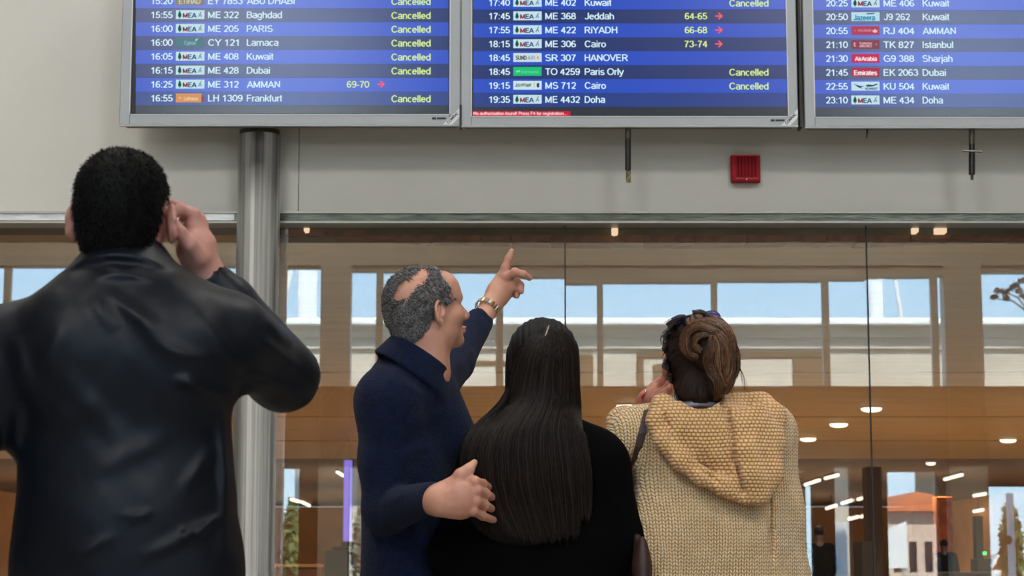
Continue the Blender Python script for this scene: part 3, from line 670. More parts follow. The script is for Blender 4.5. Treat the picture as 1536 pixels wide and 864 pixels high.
def logo_plate(kind, x, yc, Y, t):
    hh = 7
    plates = {'MEA': L_white, 'ETIHAD': pl('plate_olive', 140, 138, 118), 'CY': pl('plate_teal', 92, 132, 140), 'LH': pl('plate_orange', 214, 152, 104), 'SUN': pl('plate_pale', 205, 222, 226), 'TO': pl('plate_green', 40, 190, 120),
              'MS': pl('plate_pale_b', 205, 228, 232), 'J9': pl('plate_pale_c', 186, 222, 234), 'RJ': pl('plate_red', 176, 74, 96), 'TK': pl('plate_maroon', 140, 76, 92), 'G9': pl('plate_crimson', 200, 58, 92), 'EK': pl('plate_red_b', 176, 62, 84), 'KU': pl('plate_pale_d', 196, 226, 234)}
    mb = MB(); quad_into(mb, x, x + (38 if kind == 'LH' else 42.5), yc - hh + .5, yc + hh - .3, Y); p = mb.build('logo_plate', plates[kind], t)
    yt = Y - .0012; b = yc + 4.6
    def txt(s, a, c, base, cap, m, shear=0, off=.004, name='logo_lettering'):
        q = MB(); text_into(q, s, x + a, x + c, base, cap, yt, shear, off); q.build(name, m, p)
    def poly(pts, m, name='logo_emblem'):
        q = MB(); q.prism([(P(x + u, yc + v, yt)[0], P(x + u, yc + v, yt)[2]) for u, v in pts][::-1], yt, yt + .0005); q.build(name, m, p)
    wt = L_white
    if kind == 'MEA':
        poly([(5.5, -6), (7, -3), (8.2, 1), (7.5, 3.5), (6.1, 4), (6.1, 5.6), (4.9, 5.6), (4.9, 4), (3.5, 3.5), (2.8, 1), (4, -3)], L_green)
        txt('M', 10, 17.5, b, 7.4, L_mred, 0, .02); txt('EA', 18, 31, b, 7.4, L_mblue, 0, .02)
        poly([(33, 3), (35, -1), (37.5, -5), (38.5, -4), (37, -1), (39, 2), (38, 4), (36, 1), (34.5, 4)], L_grey)
    elif kind == 'ETIHAD': txt('ETIHAD', 4, 37, yc + 5, 8, pl('ltr_cream', 200, 200, 180), 0, .01)
    elif kind == 'CY': txt('Cyprus', 12, 30, b - 1, 6, pl('ltr_teal', 160, 190, 196)); poly([(28, -3), (33, -6), (31, -2)], wt)
    elif kind == 'LH': txt('Lufthansa', 12, 33, b - 1, 5.5, pl('ltr_sand', 240, 214, 170)); poly([(4, 0), (6, -2), (8, 0), (6, 2)], pl('ltr_sand2', 236, 190, 130)); poly([(38.5, -3), (42, -1), (40, 2), (42, 5), (38.5, 4)], pl('mini_red', 170, 60, 80), 'logo_edge')
    elif kind == 'SUN': txt('SUND', 3.5, 20, b - 1, 6.4, pl('ltr_dark', 24, 40, 52), 0, .02); txt('AIR', 21, 33, b - 1, 6.4, L_grey); poly([(35, -3), (37, -1), (39.5, -2), (38, 1), (39, 4), (36.5, 2), (34.5, 3), (35.5, 0)], pl('mini_gold', 190, 176, 90))
    elif kind == 'TO': txt('transavia', 12, 38, b - 2, 4.4, pl('ltr_lgreen', 96, 220, 160)); poly([(4, -1), (10, -2), (10, 1), (4, 2)], pl('ltr_lgreen2', 120, 226, 170))
    elif kind == 'MS': txt('EGYPTAIR', 3, 27, b - 2.3, 4.6, pl('ltr_dark2', 30, 40, 66), .3, .015); poly([(31, -4), (31.6, -4), (31.6, 4), (31, 4)], L_grey); poly([(35, -2), (37, -4), (39, -2), (39, 2), (37, 4), (35, 2)], pl('mini_navy', 50, 60, 96))
    elif kind == 'J9': txt('Jazeera', 3, 36, b + 1, 8.4, pl('ltr_cyan', 40, 140, 180), 0, .015); poly([(22, -5), (36, -5.6), (34, -3.8), (24, -3.2)], pl('ltr_cyan2', 40, 110, 150))
    elif kind == 'RJ': txt('ROYAL JORDANIAN', 10, 30, b - 3, 3.4, pl('ltr_rose', 226, 160, 172)); poly([(32, 2), (31.5, -1), (33.5, 0), (35.5, -3), (37.5, 0), (39.5, -1), (39, 2), (35.5, 3.4)], pl('ltr_rose2', 236, 190, 196)); poly([(4, 0), (6, -1), (6.5, 0), (6, 1)], pl('ltr_rose3', 220, 150, 160))
    elif kind == 'TK': txt('TURKISH', 12, 31, b - 4.4, 3.4, pl('ltr_pink', 224, 176, 186), 0, .015); txt('AIRLINES', 12, 31, b - .4, 3.4, pl('ltr_pink2', 224, 176, 186), 0, .015); poly([(3.5, -3), (7, -2), (5, 0), (7, 3), (4, 3)], pl('ltr_pink3', 224, 176, 186)); poly([(36, 0), (37.5, -2), (39, 0), (37.5, 2)], L_grey)
    elif kind == 'G9': txt('AirArabia', 5, 39, b - .8, 6.6, pl('ltr_white', 244, 220, 228), 0, .015)
    elif kind == 'EK': txt('Emirates', 4, 39, b - .2, 7.4, pl('ltr_white2', 246, 226, 230), 0, .015)
    elif kind == 'KU': poly([(3, -3.6), (12, -.5), (20, 0), (14, 1.5), (18, 4), (11, 2.2)], L_mblue); txt('KUWAIT', 21, 40, yc + 5.8, 3.8, L_mblue, 0, .012); poly([(21, -1), (26, -2.5), (32, -1.6), (39, -4), (39, -2), (32, .6), (24, 1)], L_mblue)
# columns: time x0,x1, flight x0, destination x0, status x0, gate x0
board('left flight display board above the steel column', 187, 690.3, 202.5, 674, 171.3, 187.2, (226.5, 259, 312, 370, 587, 520), [
    (1, '15:20', 'EY 7853', 'ABU DHABI', 'Cancelled', 'ETIHAD'), (22, '15:55', 'ME 322', 'Baghdad', 'Cancelled', 'MEA'), (42.7, '16:00', 'ME 205', 'PARIS', 'Cancelled', 'MEA'), (63.5, '16:00', 'CY 121', 'Larnaca', 'Cancelled', 'CY'),
    (84.4, '16:05', 'ME 408', 'Kuwait', 'Cancelled', 'MEA'), (105.3, '16:15', 'ME 428', 'Dubai', 'Cancelled', 'MEA'), (126.3, '16:25', 'ME 312', 'AMMAN', '69-70', 'MEA'), (147, '16:55', 'LH 1309', 'Frankfurt', 'Cancelled', 'LH')], True)
board('middle flight display board with a red banner in its lower left corner', 692.3, 1197.5, 708.5, 1182, 174.3, 188.6, (733.5, 765, 818, 877, 1094, 1027), [
    (3.5, '17:40', 'ME 402', 'Kuwait', 'Cancelled', 'MEA'), (23.8, '17:45', 'ME 368', 'Jeddah', '64-65', 'MEA'), (44.7, '17:55', 'ME 422', 'RiYADH', '66-68', 'MEA'), (65.6, '18:15', 'ME 306', 'Cairo', '73-74', 'MEA'),
    (86.3, '18:45', 'SR 307', 'HANOVER', '', 'SUN'), (107.2, '18:45', 'TO 4259', 'Paris Orly', 'Cancelled', 'TO'), (128, '19:15', 'MS 712', 'Cairo', 'Cancelled', 'MS'), (149, '19:35', 'ME 4432', 'Doha', '', 'MEA')], True, 'No authorisation found! Press F4 for registration...')
board('right flight display board, cut off by the edge of the frame', 1201, 1706, 1217, 1690, 175.3, 190.2, (1239, 1272, 1325.5, 1384, 1602, 1535), [
    (4.5, '20:25', 'ME 406', 'Kuwait', '', 'MEA'), (25, '20:50', 'J9 262', 'Kuwait', '', 'J9'), (46, '20:55', 'RJ 404', 'AMMAN', '', 'RJ'), (66.8, '21:10', 'TK 827', 'Istanbul', '', 'TK'),
    (87.6, '21:30', 'G9 388', 'Sharjah', '', 'G9'), (108.5, '21:45', 'EK 2063', 'Dubai', '', 'EK'), (129.3, '22:55', 'KU 504', 'Kuwait', '', 'KU'), (150, '23:10', 'ME 434', 'Doha', '', 'MEA')], True)
# black joints between boards
a = P(689.6, 157, 9.59); b = P(692.6, 188.5, 9.59)
tagp(MB().box(a[0], b[0], 9.592, 9.69, b[2], a[2]).build('joint_strip', M_bk), 'short black joint strip between the left and middle display boards', 'strip')
a = P(1197.9, -116, 9.59); b = P(1200.6, 190, 9.59)
tagp(MB().box(a[0], b[0], 9.596, 9.69, b[2], a[2]).build('joint_strip', M_bk), 'long black joint strip between the middle and right display boards', 'strip')
# bolts hanging under the boards
YR = 9.66
M_blkrod = mat('black_rod', (.006, .006, .006, 1), .4); M_rodg = mat('grey_rod', srgb(92, 88, 78), .5, .5); M_cop = mat('bare_wire', srgb(120, 110, 60), .4, .6)
def rod(x, y0, y1, r, m, name, t):
    a, b = P(x, y0, YR), P(x, y1, YR); return MB().tube([a, b], r / F * YR, 12).build(name, m, t, False)
t = empty('hanging_conduit', tuple(P(942, 246, YR)), 'black conduit with a frayed wire end hanging under the middle board', 'cable')
rod(942.3, 189.4, 208, 4.6, M_rodg, 'socket', t); rod(942, 207, 255, 4.4, M_blkrod, 'sleeve', t)
mb = MB()
for k in range(5):
    pts = [P(940 + k * 1.4, 254, YR)]
    for q in range(1, 7): pts.append(P(942.5 + 3.6 * math.sin(q * 1.1 + k), 254 + q * 3.3, YR + .004 * math.cos(q + k)))
    mb.tube(pts, .0025, 5)
mb.build('frayed_wire', M_cop, t)
t = empty('hanging_bolt', tuple(P(1457, 270, YR)), 'black threaded bolt with a crossbar hanging under the right board', 'bolt')
rod(1457.5, 190.6, 217, 4.6, M_rodg, 'socket', t); rod(1457.8, 216, 262, 4.6, M_blkrod, 'threaded_rod', t); rod(1458, 261, 269.5, 2.4, M_blkrod, 'tip', t)
mb = MB()
for k in range(9): a = P(1457.8, 232 + k * 3.4, YR); mb.tube([a, a - [0, 0, .004]], 5.2 / F * YR, 12)
mb.build('thread', M_blkrod, t)
MB().tube([P(1444, 226.3, YR - .02), P(1473, 227.6, YR - .02)], .0055, 8).build('crossbar', mat('steel_bar', srgb(120, 116, 106), .4, .6), t)
t = empty('hanging_screw', tuple(P(1301, 208, YR)), 'thin dark screw hanging under the right board near its left end', 'screw')
rod(1301, 190.6, 195, 2.0, M_blkrod, 'head', t)
a, b = P(1301, 194, YR), P(1300, 208, YR); MB().tube([a, b], [.005, .0025], 8).build('shank', M_blkrod, t)
# fire alarm sounder
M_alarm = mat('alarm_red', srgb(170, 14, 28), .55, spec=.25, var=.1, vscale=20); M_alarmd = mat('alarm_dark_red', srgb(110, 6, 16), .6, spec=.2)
YA = 9.9
t = empty('fire_alarm', tuple(P(1118, 272, YA)), 'square red fire alarm sounder with vertical ribs on the pale wall', 'alarm')
a, b = P(1096.5, 231, YA), P(1141, 272.5, YA)
fr = MB(); x0, x1, z0, z1 = a[0], b[0], b[2], a[2]; wv = .02
MB().bbox(x0, x1, YA, YA + .05, z0, z1, .006).build('housing', M_alarm, t)
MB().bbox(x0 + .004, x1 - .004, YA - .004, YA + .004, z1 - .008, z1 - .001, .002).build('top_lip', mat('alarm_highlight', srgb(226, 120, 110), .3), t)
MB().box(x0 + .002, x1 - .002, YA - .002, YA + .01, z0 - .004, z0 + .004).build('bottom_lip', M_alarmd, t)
n = 13; X0, X1 = x0 + .026, x1 - .018
for i in range(n):
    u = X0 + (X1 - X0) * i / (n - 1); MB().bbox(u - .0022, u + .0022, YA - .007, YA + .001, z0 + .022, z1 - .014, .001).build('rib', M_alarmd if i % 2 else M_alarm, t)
MB().box(X0 - .004, X1 + .004, YA - .004, YA + .001, z0 + .017, z0 + .0195).build('lower_bar', mat('alarm_bar', srgb(214, 80, 60), .4), t)
MB().tube([((x0 + x1) / 2 + .003, YA - .006, z0 + .012), ((x0 + x1) / 2 + .003, YA, z0 + .012)], .0035, 10).build('screw', mat('screw_pink', srgb(240, 190, 190), .3), t)
# ---------------------------------------------------------------- sculpting: smooth unions of tapered capsules and ellipsoids, meshed with surface nets
def rotm(yaw=0, pitch=0, roll=0):
    """yaw > 0 turns the facing direction from +y towards +x; pitch > 0 looks up; roll > 0 leans to the right"""
    return np.array((Matrix.Rotation(-math.radians(yaw), 3, 'Z') @ Matrix.Rotation(math.radians(pitch), 3, 'X') @ Matrix.Rotation(math.radians(roll), 3, 'Y')))
class Cap:
    def __init__(s, a, b, ra, rb=None, k=.02, sub=False, flat=None):
        s.a = np.array(a, float); s.b = np.array(b, float); s.ra = ra; s.rb = ra if rb is None else rb; s.k = k; s.sub = sub
        s.c = (s.a + s.b) / 2; s.R = np.linalg.norm(s.b - s.a) / 2 + max(s.ra, s.rb)
    def d(s, p):
        ab = s.b - s.a; t = np.clip(((p - s.a) @ ab) / (ab @ ab + 1e-12), 0, 1)
        return np.linalg.norm(p - s.a - t[:, None] * ab, axis=1) - (s.ra + (s.rb - s.ra) * t)
    def xf(s, R, t, sc): return Cap(R @ (s.a * sc) + t, R @ (s.b * sc) + t, s.ra * sc, s.rb * sc, s.k * sc, s.sub)
class Ell:
    def __init__(s, c, r, R=None, k=.02, sub=False):
        s.c = np.array(c, float); s.r = np.array(r, float); s.M = np.eye(3) if R is None else R; s.k = k; s.sub = sub; s.R = s.r.max()
    def d(s, p):
        q = (p - s.c) @ s.M; k0 = np.linalg.norm(q / s.r, axis=1); k1 = np.linalg.norm(q / s.r ** 2, axis=1)
        return np.where(k1 > 1e-9, k0 * (k0 - 1) / np.maximum(k1, 1e-9), -s.r.min())
    def xf(s, R, t, sc): return Ell(R @ (s.c * sc) + t, s.r * sc, R @ s.M, s.k * sc, s.sub)
class Ring:
    """upright band (collar, cuff, watch band): radius r (x, y), half height h, wall w, axis = column 2 of M"""
    def __init__(s, c, r, h, w, R=None, k=.01, sub=False, flare=0):
        s.c = np.array(c, float); s.r = r; s.h = h; s.w = w; s.M = np.eye(3) if R is None else R; s.k = k; s.sub = sub; s.fl = flare; s.R = math.hypot(max(r) + w + abs(flare) * h, h + w)
    def d(s, p):
        q = (p - s.c) @ s.M; rx = s.r[0] + s.fl * q[:, 2]; ry = s.r[1] + s.fl * q[:, 2]
        rad = np.sqrt((q[:, 0] / rx) ** 2 + (q[:, 1] / ry) ** 2); m = (rad - 1) * np.minimum(rx, ry)
        a = np.abs(m) - s.w * .3; b = np.abs(q[:, 2]) - s.h
        return np.minimum(np.maximum(a, b), 0) + np.hypot(np.maximum(a, 0), np.maximum(b, 0)) - s.w * .7
    def xf(s, R, t, sc): return Ring(R @ (s.c * sc) + t, (s.r[0] * sc, s.r[1] * sc), s.h * sc, s.w * sc, R @ s.M, s.k * sc, s.sub, s.fl)
def chain(pts, rs, k=.008):
    return [Cap(pts[i], pts[i + 1], rs[i], rs[i + 1], k) for i in range(len(pts) - 1)]
def sdf(prims, p, disp=None):
    d = None
    for q in prims:
        if q.sub: continue
        e = q.d(p)
        if d is None: d = e; continue
        h = np.maximum(q.k - np.abs(d - e), 0) / q.k; d = np.minimum(d, e) - h * h * q.k * .25
    if d is None: return np.full(len(p), 1.0)
    for q in prims:
        if not q.sub: continue
        e = -q.d(p); h = np.maximum(q.k - np.abs(d - e), 0) / q.k; d = np.maximum(d, e) + h * h * q.k * .25
    if disp is not None: d = d - disp(p)
    return d
def sculpt(prims, h=.004, disp=None, extra=.012, zmin=None):
    lo = np.min([q.c - q.R for q in prims if not q.sub], 0) - .02; hi = np.max([q.c + q.R for q in prims if not q.sub], 0) + .02
    if zmin is not None: lo[2] = max(lo[2], zmin)
    B = 12; nb = np.ceil((hi - lo) / (h * B)).astype(int); n = nb * B
    G = np.full(n, 1.0, np.float32); br = h * B * .87
    off = (np.indices((B, B, B)).reshape(3, -1).T) * h
    I = np.indices(nb).reshape(3, -1).T; C = lo + (I + .5) * h * B
    D = np.array([np.linalg.norm(C - q.c, axis=1) - q.R for q in prims])   # lower bounds
    adds = [i for i, q in enumerate(prims) if not q.sub]
    cand = (D[adds].min(0) < br + extra)
    ci = np.where(cand)[0]; dc = sdf(prims, C[ci]); 
    for j, dd in zip(ci, dc):
        ib = I[j]; sl = tuple(slice(a * B, a * B + B) for a in ib)
        if dd > br * 1.6 + extra + .02: continue
        if dd < -(br * 1.6 + extra + .02): G[sl] = -1; continue
        loc = [q for i, q in enumerate(prims) if D[i, j] < br + max(.04, q.k)]
        if not loc: continue
        G[sl] = sdf(loc, lo + ib * h * B + off, disp).reshape(B, B, B)
    return surface_nets(G, lo, h)
def surface_nets(G, lo, h):
    S = G < 0
    c = S[:-1, :-1, :-1].astype(np.int8)
    tot = np.zeros_like(c)
    for dx in (0, 1):
        for dy in (0, 1):
            for dz in (0, 1): tot += S[dx:S.shape[0] - 1 + dx, dy:S.shape[1] - 1 + dy, dz:S.shape[2] - 1 + dz]
    act = (tot > 0) & (tot < 8); ids = np.full(act.shape, -1, np.int32); A = np.argwhere(act); ids[act] = np.arange(len(A))
    acc = np.zeros((len(A), 3)); cnt = np.zeros(len(A))
    cs = [(0, 0, 0), (1, 0, 0), (0, 1, 0), (1, 1, 0), (0, 0, 1), (1, 0, 1), (0, 1, 1), (1, 1, 1)]
    vals = [G[A[:, 0] + a, A[:, 1] + b, A[:, 2] + g] for a, b, g in cs]
    for i in range(8):
        for j in range(i + 1, 8):
            df = [cs[j][q] - cs[i][q] for q in range(3)]
            if sum(abs(x) for x in df) != 1: continue
            vi, vj = vals[i], vals[j]; m = (vi < 0) != (vj < 0)
            t = np.where(m, vi / np.where(m, vi - vj, 1), 0)
            acc += np.where(m[:, None], np.array(cs[i]) + t[:, None] * np.array(df), 0); cnt += m
    V = lo + (A + acc / np.maximum(cnt, 1)[:, None]) * h
    F4 = []
    for ax in range(3):
        u, v = (ax + 1) % 3, (ax + 2) % 3
        s0 = [slice(None)] * 3; s1 = [slice(None)] * 3; s0[ax] = slice(0, -1); s1[ax] = slice(1, None)
        for s_ in (s0, s1): s_[u] = slice(1, -1); s_[v] = slice(1, -1)
        a, b = S[tuple(s0)], S[tuple(s1)]; E = np.argwhere(a != b); 
        if not len(E): continue
        flip = a[tuple(E.T)]; E = E.copy(); E[:, u] += 1; E[:, v] += 1
        def cid(du, dv):
            q = E.copy(); q[:, u] += du; q[:, v] += dv; return ids[tuple(q.T)]
        Q = np.stack([cid(-1, -1), cid(0, -1), cid(0, 0), cid(-1, 0)], 1); Q[~flip] = Q[~flip][:, ::-1]; F4.append(Q)
    F4 = np.concatenate(F4); F4 = F4[(F4 >= 0).all(1)]
    return V, F4
def sdf_obj(name, prims, m, parent, h=.004, disp=None, zmin=None, loc=None):
    V, Q = sculpt(prims, h, disp, zmin=zmin)
    return mesh_obj(name, V, Q, m, parent, True, loc)
def grad(prims, p, e=.0015):
    g = np.stack([sdf(prims, p + np.eye(3)[i] * e) - sdf(prims, p - np.eye(3)[i] * e) for i in range(3)], 1)
    return g / (np.linalg.norm(g, axis=1)[:, None] + 1e-9)
def project(prims, p, it=4):
    for _ in range(it): p = p - grad(prims, p) * sdf(prims, p)[:, None]
    return p
def trace(prims, px, py, y0, it=40):
    """first point of the shape along the view ray through each pixel"""
    dx = (np.asarray(px) - 768) / F; dy = (432 - np.asarray(py)) / F
    d = np.stack([dx, CT - dy * ST, ST + dy * CT], 1); d /= np.linalg.norm(d, axis=1)[:, None]
    o = np.array([0, 0, HC]); t = y0 / d[:, 1]
    for _ in range(it):
        s = sdf(prims, o + d * t[:, None]); t = t + np.clip(s * .8, -.02, .03)
    p = o + d * t[:, None]; return p, np.abs(s) < .004
def strands(name, paths, r0, r1, m, parent):
    """paths (N, K, 3) -> one mesh of thin three-sided strands"""
    P_ = np.asarray(paths, float); N, K, _ = P_.shape
    T = np.gradient(P_, axis=1); T /= np.linalg.norm(T, axis=2)[..., None] + 1e-9
    ref = np.array([.31, .87, .38]); U = np.cross(T, ref); U /= np.linalg.norm(U, axis=2)[..., None] + 1e-9; W = np.cross(T, U)
    t = np.linspace(0, 1, K)[None, :, None]; r0 = np.broadcast_to(np.asarray(r0, float).reshape(-1, 1, 1), (N, 1, 1)); R = r0 + (r1 - r0) * t ** 1.5
    V = np.stack([P_ + R * (math.cos(a) * U + math.sin(a) * W) for a in (0, 2.094, 4.189)], 2).reshape(-1, 3)
    b = (np.arange(N)[:, None, None] * K + np.arange(K - 1)[None, :, None]) * 3; k = np.arange(3)[None, None, :]; k2 = (k + 1) % 3
    Q = np.stack([b + k, b + k2, b + 3 + k2, b + 3 + k], -1).reshape(-1, 4)
    return mesh_obj(name, V, Q, m, parent, True)
def wav(p, seed, f, n=6):
    rg = np.random.default_rng(seed); o = np.zeros(len(p))
    for i in range(n):
        k = rg.normal(size=3); k *= f * (0.6 + rg.random()) / np.linalg.norm(k); o += np.sin(p @ k + rg.random() * 6.28)
    return o / n
def creases(lines, yfac=1.0):
    """lines: (x0,y0,x1,y1,amp,width) ridges of cloth measured in the frame; evaluated on world points"""
    def f(p):
        u, v = unproj(p[:, 0], p[:, 2], p[:, 1]); o = np.zeros(len(p))
        for (x0, y0, x1, y1, a, w_) in lines:
            dx, dy = x1 - x0, y1 - y0; L = math.hypot(dx, dy); t = ((u - x0) * dx + (v - y0) * dy) / L ** 2
            tt = np.clip(t, 0, 1); bend = math.sin(x0) * 5 * np.sin(tt * math.pi)
            dist = np.hypot(u - x0 - tt * dx, v - y0 - tt * dy + bend)
            o += a * np.exp(-(dist / w_) ** 2) * np.clip(np.sin(np.clip(tt, .03, .97) * math.pi), 0, 1)
        return o
    return f
# head in its own frame: face towards +y
def head_prims(ear=1.0, neck=.056, ex=.080):
    L = [Ell((0, -.012, .034), (.077, .098, .082), k=.03), Ell((0, .03, -.02), (.063, .063, .085), k=.03), Ell((0, .022, -.075), (.052, .056, .036), k=.03),
         Ell((0, .074, -.098), (.022, .018, .017), k=.025), Ell((0, .082, .016), (.047, .014, .011), k=.02), Ell((0, .060, .05), (.058, .036, .045), k=.03),
         Cap((0, .092, .002), (0, .113, -.032), .009, .0125, k=.012), Ell((.012, .101, -.038), (.009, .010, .008), k=.008), Ell((-.012, .101, -.038), (.009, .010, .008), k=.008),
         Ell((0, .094, -.064), (.024, .010, .0055), k=.006), Ell((0, .092, -.074), (.021, .010, .0065), k=.006),
         Ell((.040, .062, -.028), (.022, .024, .018), k=.025), Ell((-.040, .062, -.028), (.022, .024, .018), k=.025)]
    for s in (-1, 1):
        L += [Ell((s * .031, .096, -.003), (.019, .013, .011), k=.012, sub=True), Ell((s * .031, .080, -.003), (.0135, .0135, .012), k=.002), Ell((s * .031, .0865, .006), (.016, .009, .0035), k=.004), ]
        E = np.array(Matrix.Rotation(s * math.radians(24), 3, 'Z') @ Matrix.Rotation(math.radians(-10), 3, 'X'))
        c = np.array((s * ex, -.008, -.012)); n_ = 16
        ring = [c + E @ np.array((s * .007 * (1 - .2 * math.sin(t)), -.002 + .0155 * math.cos(t) * ear * (1.0 if math.sin(t) > -.1 else .72), .029 * math.sin(t) * ear)) for t in [math.radians(-20 + 260 * i / (n_ - 1)) for i in range(n_)]]
        L += [Ell(c, (.0055, .016 * ear, .028 * ear), E, k=.006)] + chain(ring, [.0042] * n_, .003)
        L += [Ell(c + E @ np.array((s * .004, .003, -.027 * ear)), (.0055, .0085, .0095), E, k=.006), Ell(c + E @ np.array((s * .010, .004, .0)), (.007, .0085, .015), E, k=.004, sub=True),
              Cap(c + E @ np.array((s * .008, -.006, -.012)), c + E @ np.array((s * .008, -.004, .014)), .0028, k=.003)]
    L += [Cap((0, -.018, -.06), (0, -.034, -.17), neck, neck + .004, k=.03), Ell((0, -.06, -.055), (.045, .03, .04), k=.03)]
    return L
def place(prims, R, t, sc=1.0): return [q.xf(R, np.array(t, float), sc) for q in prims]
def px2m(n, Y): return n / F * Y
# ---------------------------------------------------------------- materials of the people
def skin(name, c, c2):
    m = mat(name, c, rough=.5, col2=c2, vscale=14, bump=.12, bscale=260); b = m.node_tree.nodes['Principled BSDF']
    b.inputs['Subsurface Weight'].default_value = .12; b.inputs['Subsurface Radius'].default_value = (.01, .004, .002); b.inputs['Subsurface Scale'].default_value = .5; return m
K_skin1 = skin('skin_warm', srgb(176, 122, 108), srgb(196, 140, 124)); K_skin2 = skin('skin_tan', srgb(186, 130, 108), srgb(206, 150, 124)); K_skin3 = skin('skin_rosy', srgb(170, 104, 84), srgb(186, 120, 98))
K_skind = mat('shaded_skin', srgb(70, 48, 38), rough=.6)  # skin tone darkened, shade of the far figures put into the colour
K_jacket = mat('navy_satin', srgb(6, 11, 20), rough=.47, var=.15, vscale=4, bump=.05, bscale=60, spec=.22)
K_jacketd = mat('cuff_black', srgb(10, 11, 15), rough=.8)
K_navy = mat('navy_knit', srgb(10, 20, 46), rough=.9, var=.3, vscale=60, bump=.5, bscale=220, sheen=.04, spec=.2)
K_black = mat('black_cloth', srgb(3, 3, 4), rough=.95, var=.2, vscale=20, spec=.08)
K_trous = mat('dark_trousers', srgb(26, 28, 34), rough=.85); K_jeans = mat('jeans', srgb(40, 52, 78), rough=.85, var=.2, vscale=30); K_shoe = mat('dark_shoe', srgb(22, 20, 20), rough=.4)
K_tee = mat('grey_tee', srgb(156, 158, 172), rough=.85)
K_leather = mat('brown_leather', srgb(52, 30, 22), rough=.55, var=.2, vscale=30)
K_hair1 = mat('black_hair', srgb(6, 6, 6), rough=.7, spec=.15); K_hair1s = strand_mat('black_hair_strands', [srgb(5, 5, 5), srgb(18, 16, 15)], .55, .15)
K_grey = mat('grey_hair_base', srgb(112, 104, 98), rough=.8, var=.3, vscale=60); K_greys = strand_mat('grey_hair_strands', [srgb(60, 57, 56), srgb(118, 113, 109), srgb(176, 170, 166), srgb(92, 88, 85), srgb(50, 48, 47)], .5)
K_bh = mat('long_hair_base', srgb(9, 7, 6), rough=.6, spec=.2); K_bhs = strand_mat('long_hair_strands', [srgb(10, 8, 7), srgb(24, 18, 15), srgb(13, 10, 8), srgb(52, 39, 31), srgb(16, 12, 10)], .5, .2)
K_br = mat('brown_hair_base', srgb(44, 28, 20), rough=.6); K_brs = strand_mat('brown_hair_strands', [srgb(30, 18, 12), srgb(88, 54, 32), srgb(150, 106, 68), srgb(44, 27, 18), srgb(104, 68, 42), srgb(36, 22, 15)], .4)
K_brd = strand_mat('dark_brown_strands', [srgb(24, 15, 12), srgb(46, 29, 21), srgb(66, 42, 28)], .5)
def knit_mat(name, c1, c2, w_, h_, garter=False):
    m = bpy.data.materials.new(name); m.use_nodes = True; t = m.node_tree; b = t.nodes['Principled BSDF']; N = t.nodes.new; L = t.links.new
    tc = N('ShaderNodeTexCoord'); nz = N('ShaderNodeTexNoise'); nz.inputs['Scale'].default_value = 9; nz.inputs['Detail'].default_value = 3
    L(tc.outputs['Object'], nz.inputs['Vector'])
    mx = N('ShaderNodeVectorMath'); mx.operation = 'MULTIPLY_ADD'; mx.inputs[1].default_value = (.010, .010, .010); L(nz.outputs['Color'], mx.inputs[0]); L(tc.outputs['Object'], mx.inputs[2])
    sp = N('ShaderNodeSeparateXYZ'); L(mx.outputs[0], sp.inputs[0])
    def mth(op, a, b_=None, c_=None):
        n = N('ShaderNodeMath'); n.operation = op
        for i, q in enumerate((a, b_, c_)):
            if q is None: continue
            if isinstance(q, (int, float)): n.inputs[i].default_value = q
            else: L(q, n.inputs[i])
        return n.outputs[0]
    X = mth('ADD', sp.outputs['X'], mth('MULTIPLY', sp.outputs['Y'], .3)); Z = sp.outputs['Z']
    u = mth('DIVIDE', X, w_); fr = mth('ABSOLUTE', mth('SUBTRACT', mth('FRACT', u), .5))           # 0 middle .. .5 edge
    v = mth('DIVIDE', Z, h_)
    if garter:
        row = mth('FLOOR', v); u2 = mth('ADD', u, mth('MULTIPLY', mth('MODULO', row, 2.0), .5))
        a = mth('ABSOLUTE', mth('SINE', mth('MULTIPLY', u2, math.pi))); c = mth('ABSOLUTE', mth('SINE', mth('MULTIPLY', v, math.pi)))
        hgt = mth('MULTIPLY', mth('POWER', a, .5), mth('POWER', c, .7))
    else:
        ph = mth('SUBTRACT', v, mth('MULTIPLY', fr, -1.3)); c = mth('ABSOLUTE', mth('SINE', mth('MULTIPLY', ph, math.pi)))
        g = mth('SUBTRACT', 1.0, mth('POWER', mth('ABSOLUTE', mth('SUBTRACT', mth('MULTIPLY', fr, 4.0), 1.0)), 3.0))
        hgt = mth('MULTIPLY', mth('POWER', c, .6), g)
    f = N('ShaderNodeTexNoise'); f.inputs['Scale'].default_value = 420; f.inputs['Detail'].default_value = 3; L(tc.outputs['Object'], f.inputs['Vector'])
    n3 = N('ShaderNodeTexNoise'); n3.inputs['Scale'].default_value = 26; n3.inputs['Detail'].default_value = 4; L(tc.outputs['Object'], n3.inputs['Vector'])
    hh = mth('ADD', hgt, mth('MULTIPLY', f.outputs[0], .5))
    r = N('ShaderNodeValToRGB'); r.color_ramp.elements[0].color = tuple(x * .2 for x in c1[:3]) + (1,); r.color_ramp.elements[1].color = c1; r.color_ramp.elements[0].position = .22; r.color_ramp.elements[1].position = .72  # low end of the ramp paints cavity shade into the stitch gaps
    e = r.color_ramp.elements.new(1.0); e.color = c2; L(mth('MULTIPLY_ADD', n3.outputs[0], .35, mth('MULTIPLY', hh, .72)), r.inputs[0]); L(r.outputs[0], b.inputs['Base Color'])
    bp = N('ShaderNodeBump'); bp.inputs['Strength'].default_value = .9; bp.inputs['Distance'].default_value = .004; L(hh, bp.inputs['Height']); L(bp.outputs[0], b.inputs['Normal'])
    b.inputs['Roughness'].default_value = .95; b.inputs['Specular IOR Level'].default_value = .1; b.inputs['Sheen Weight'].default_value = .25; return m
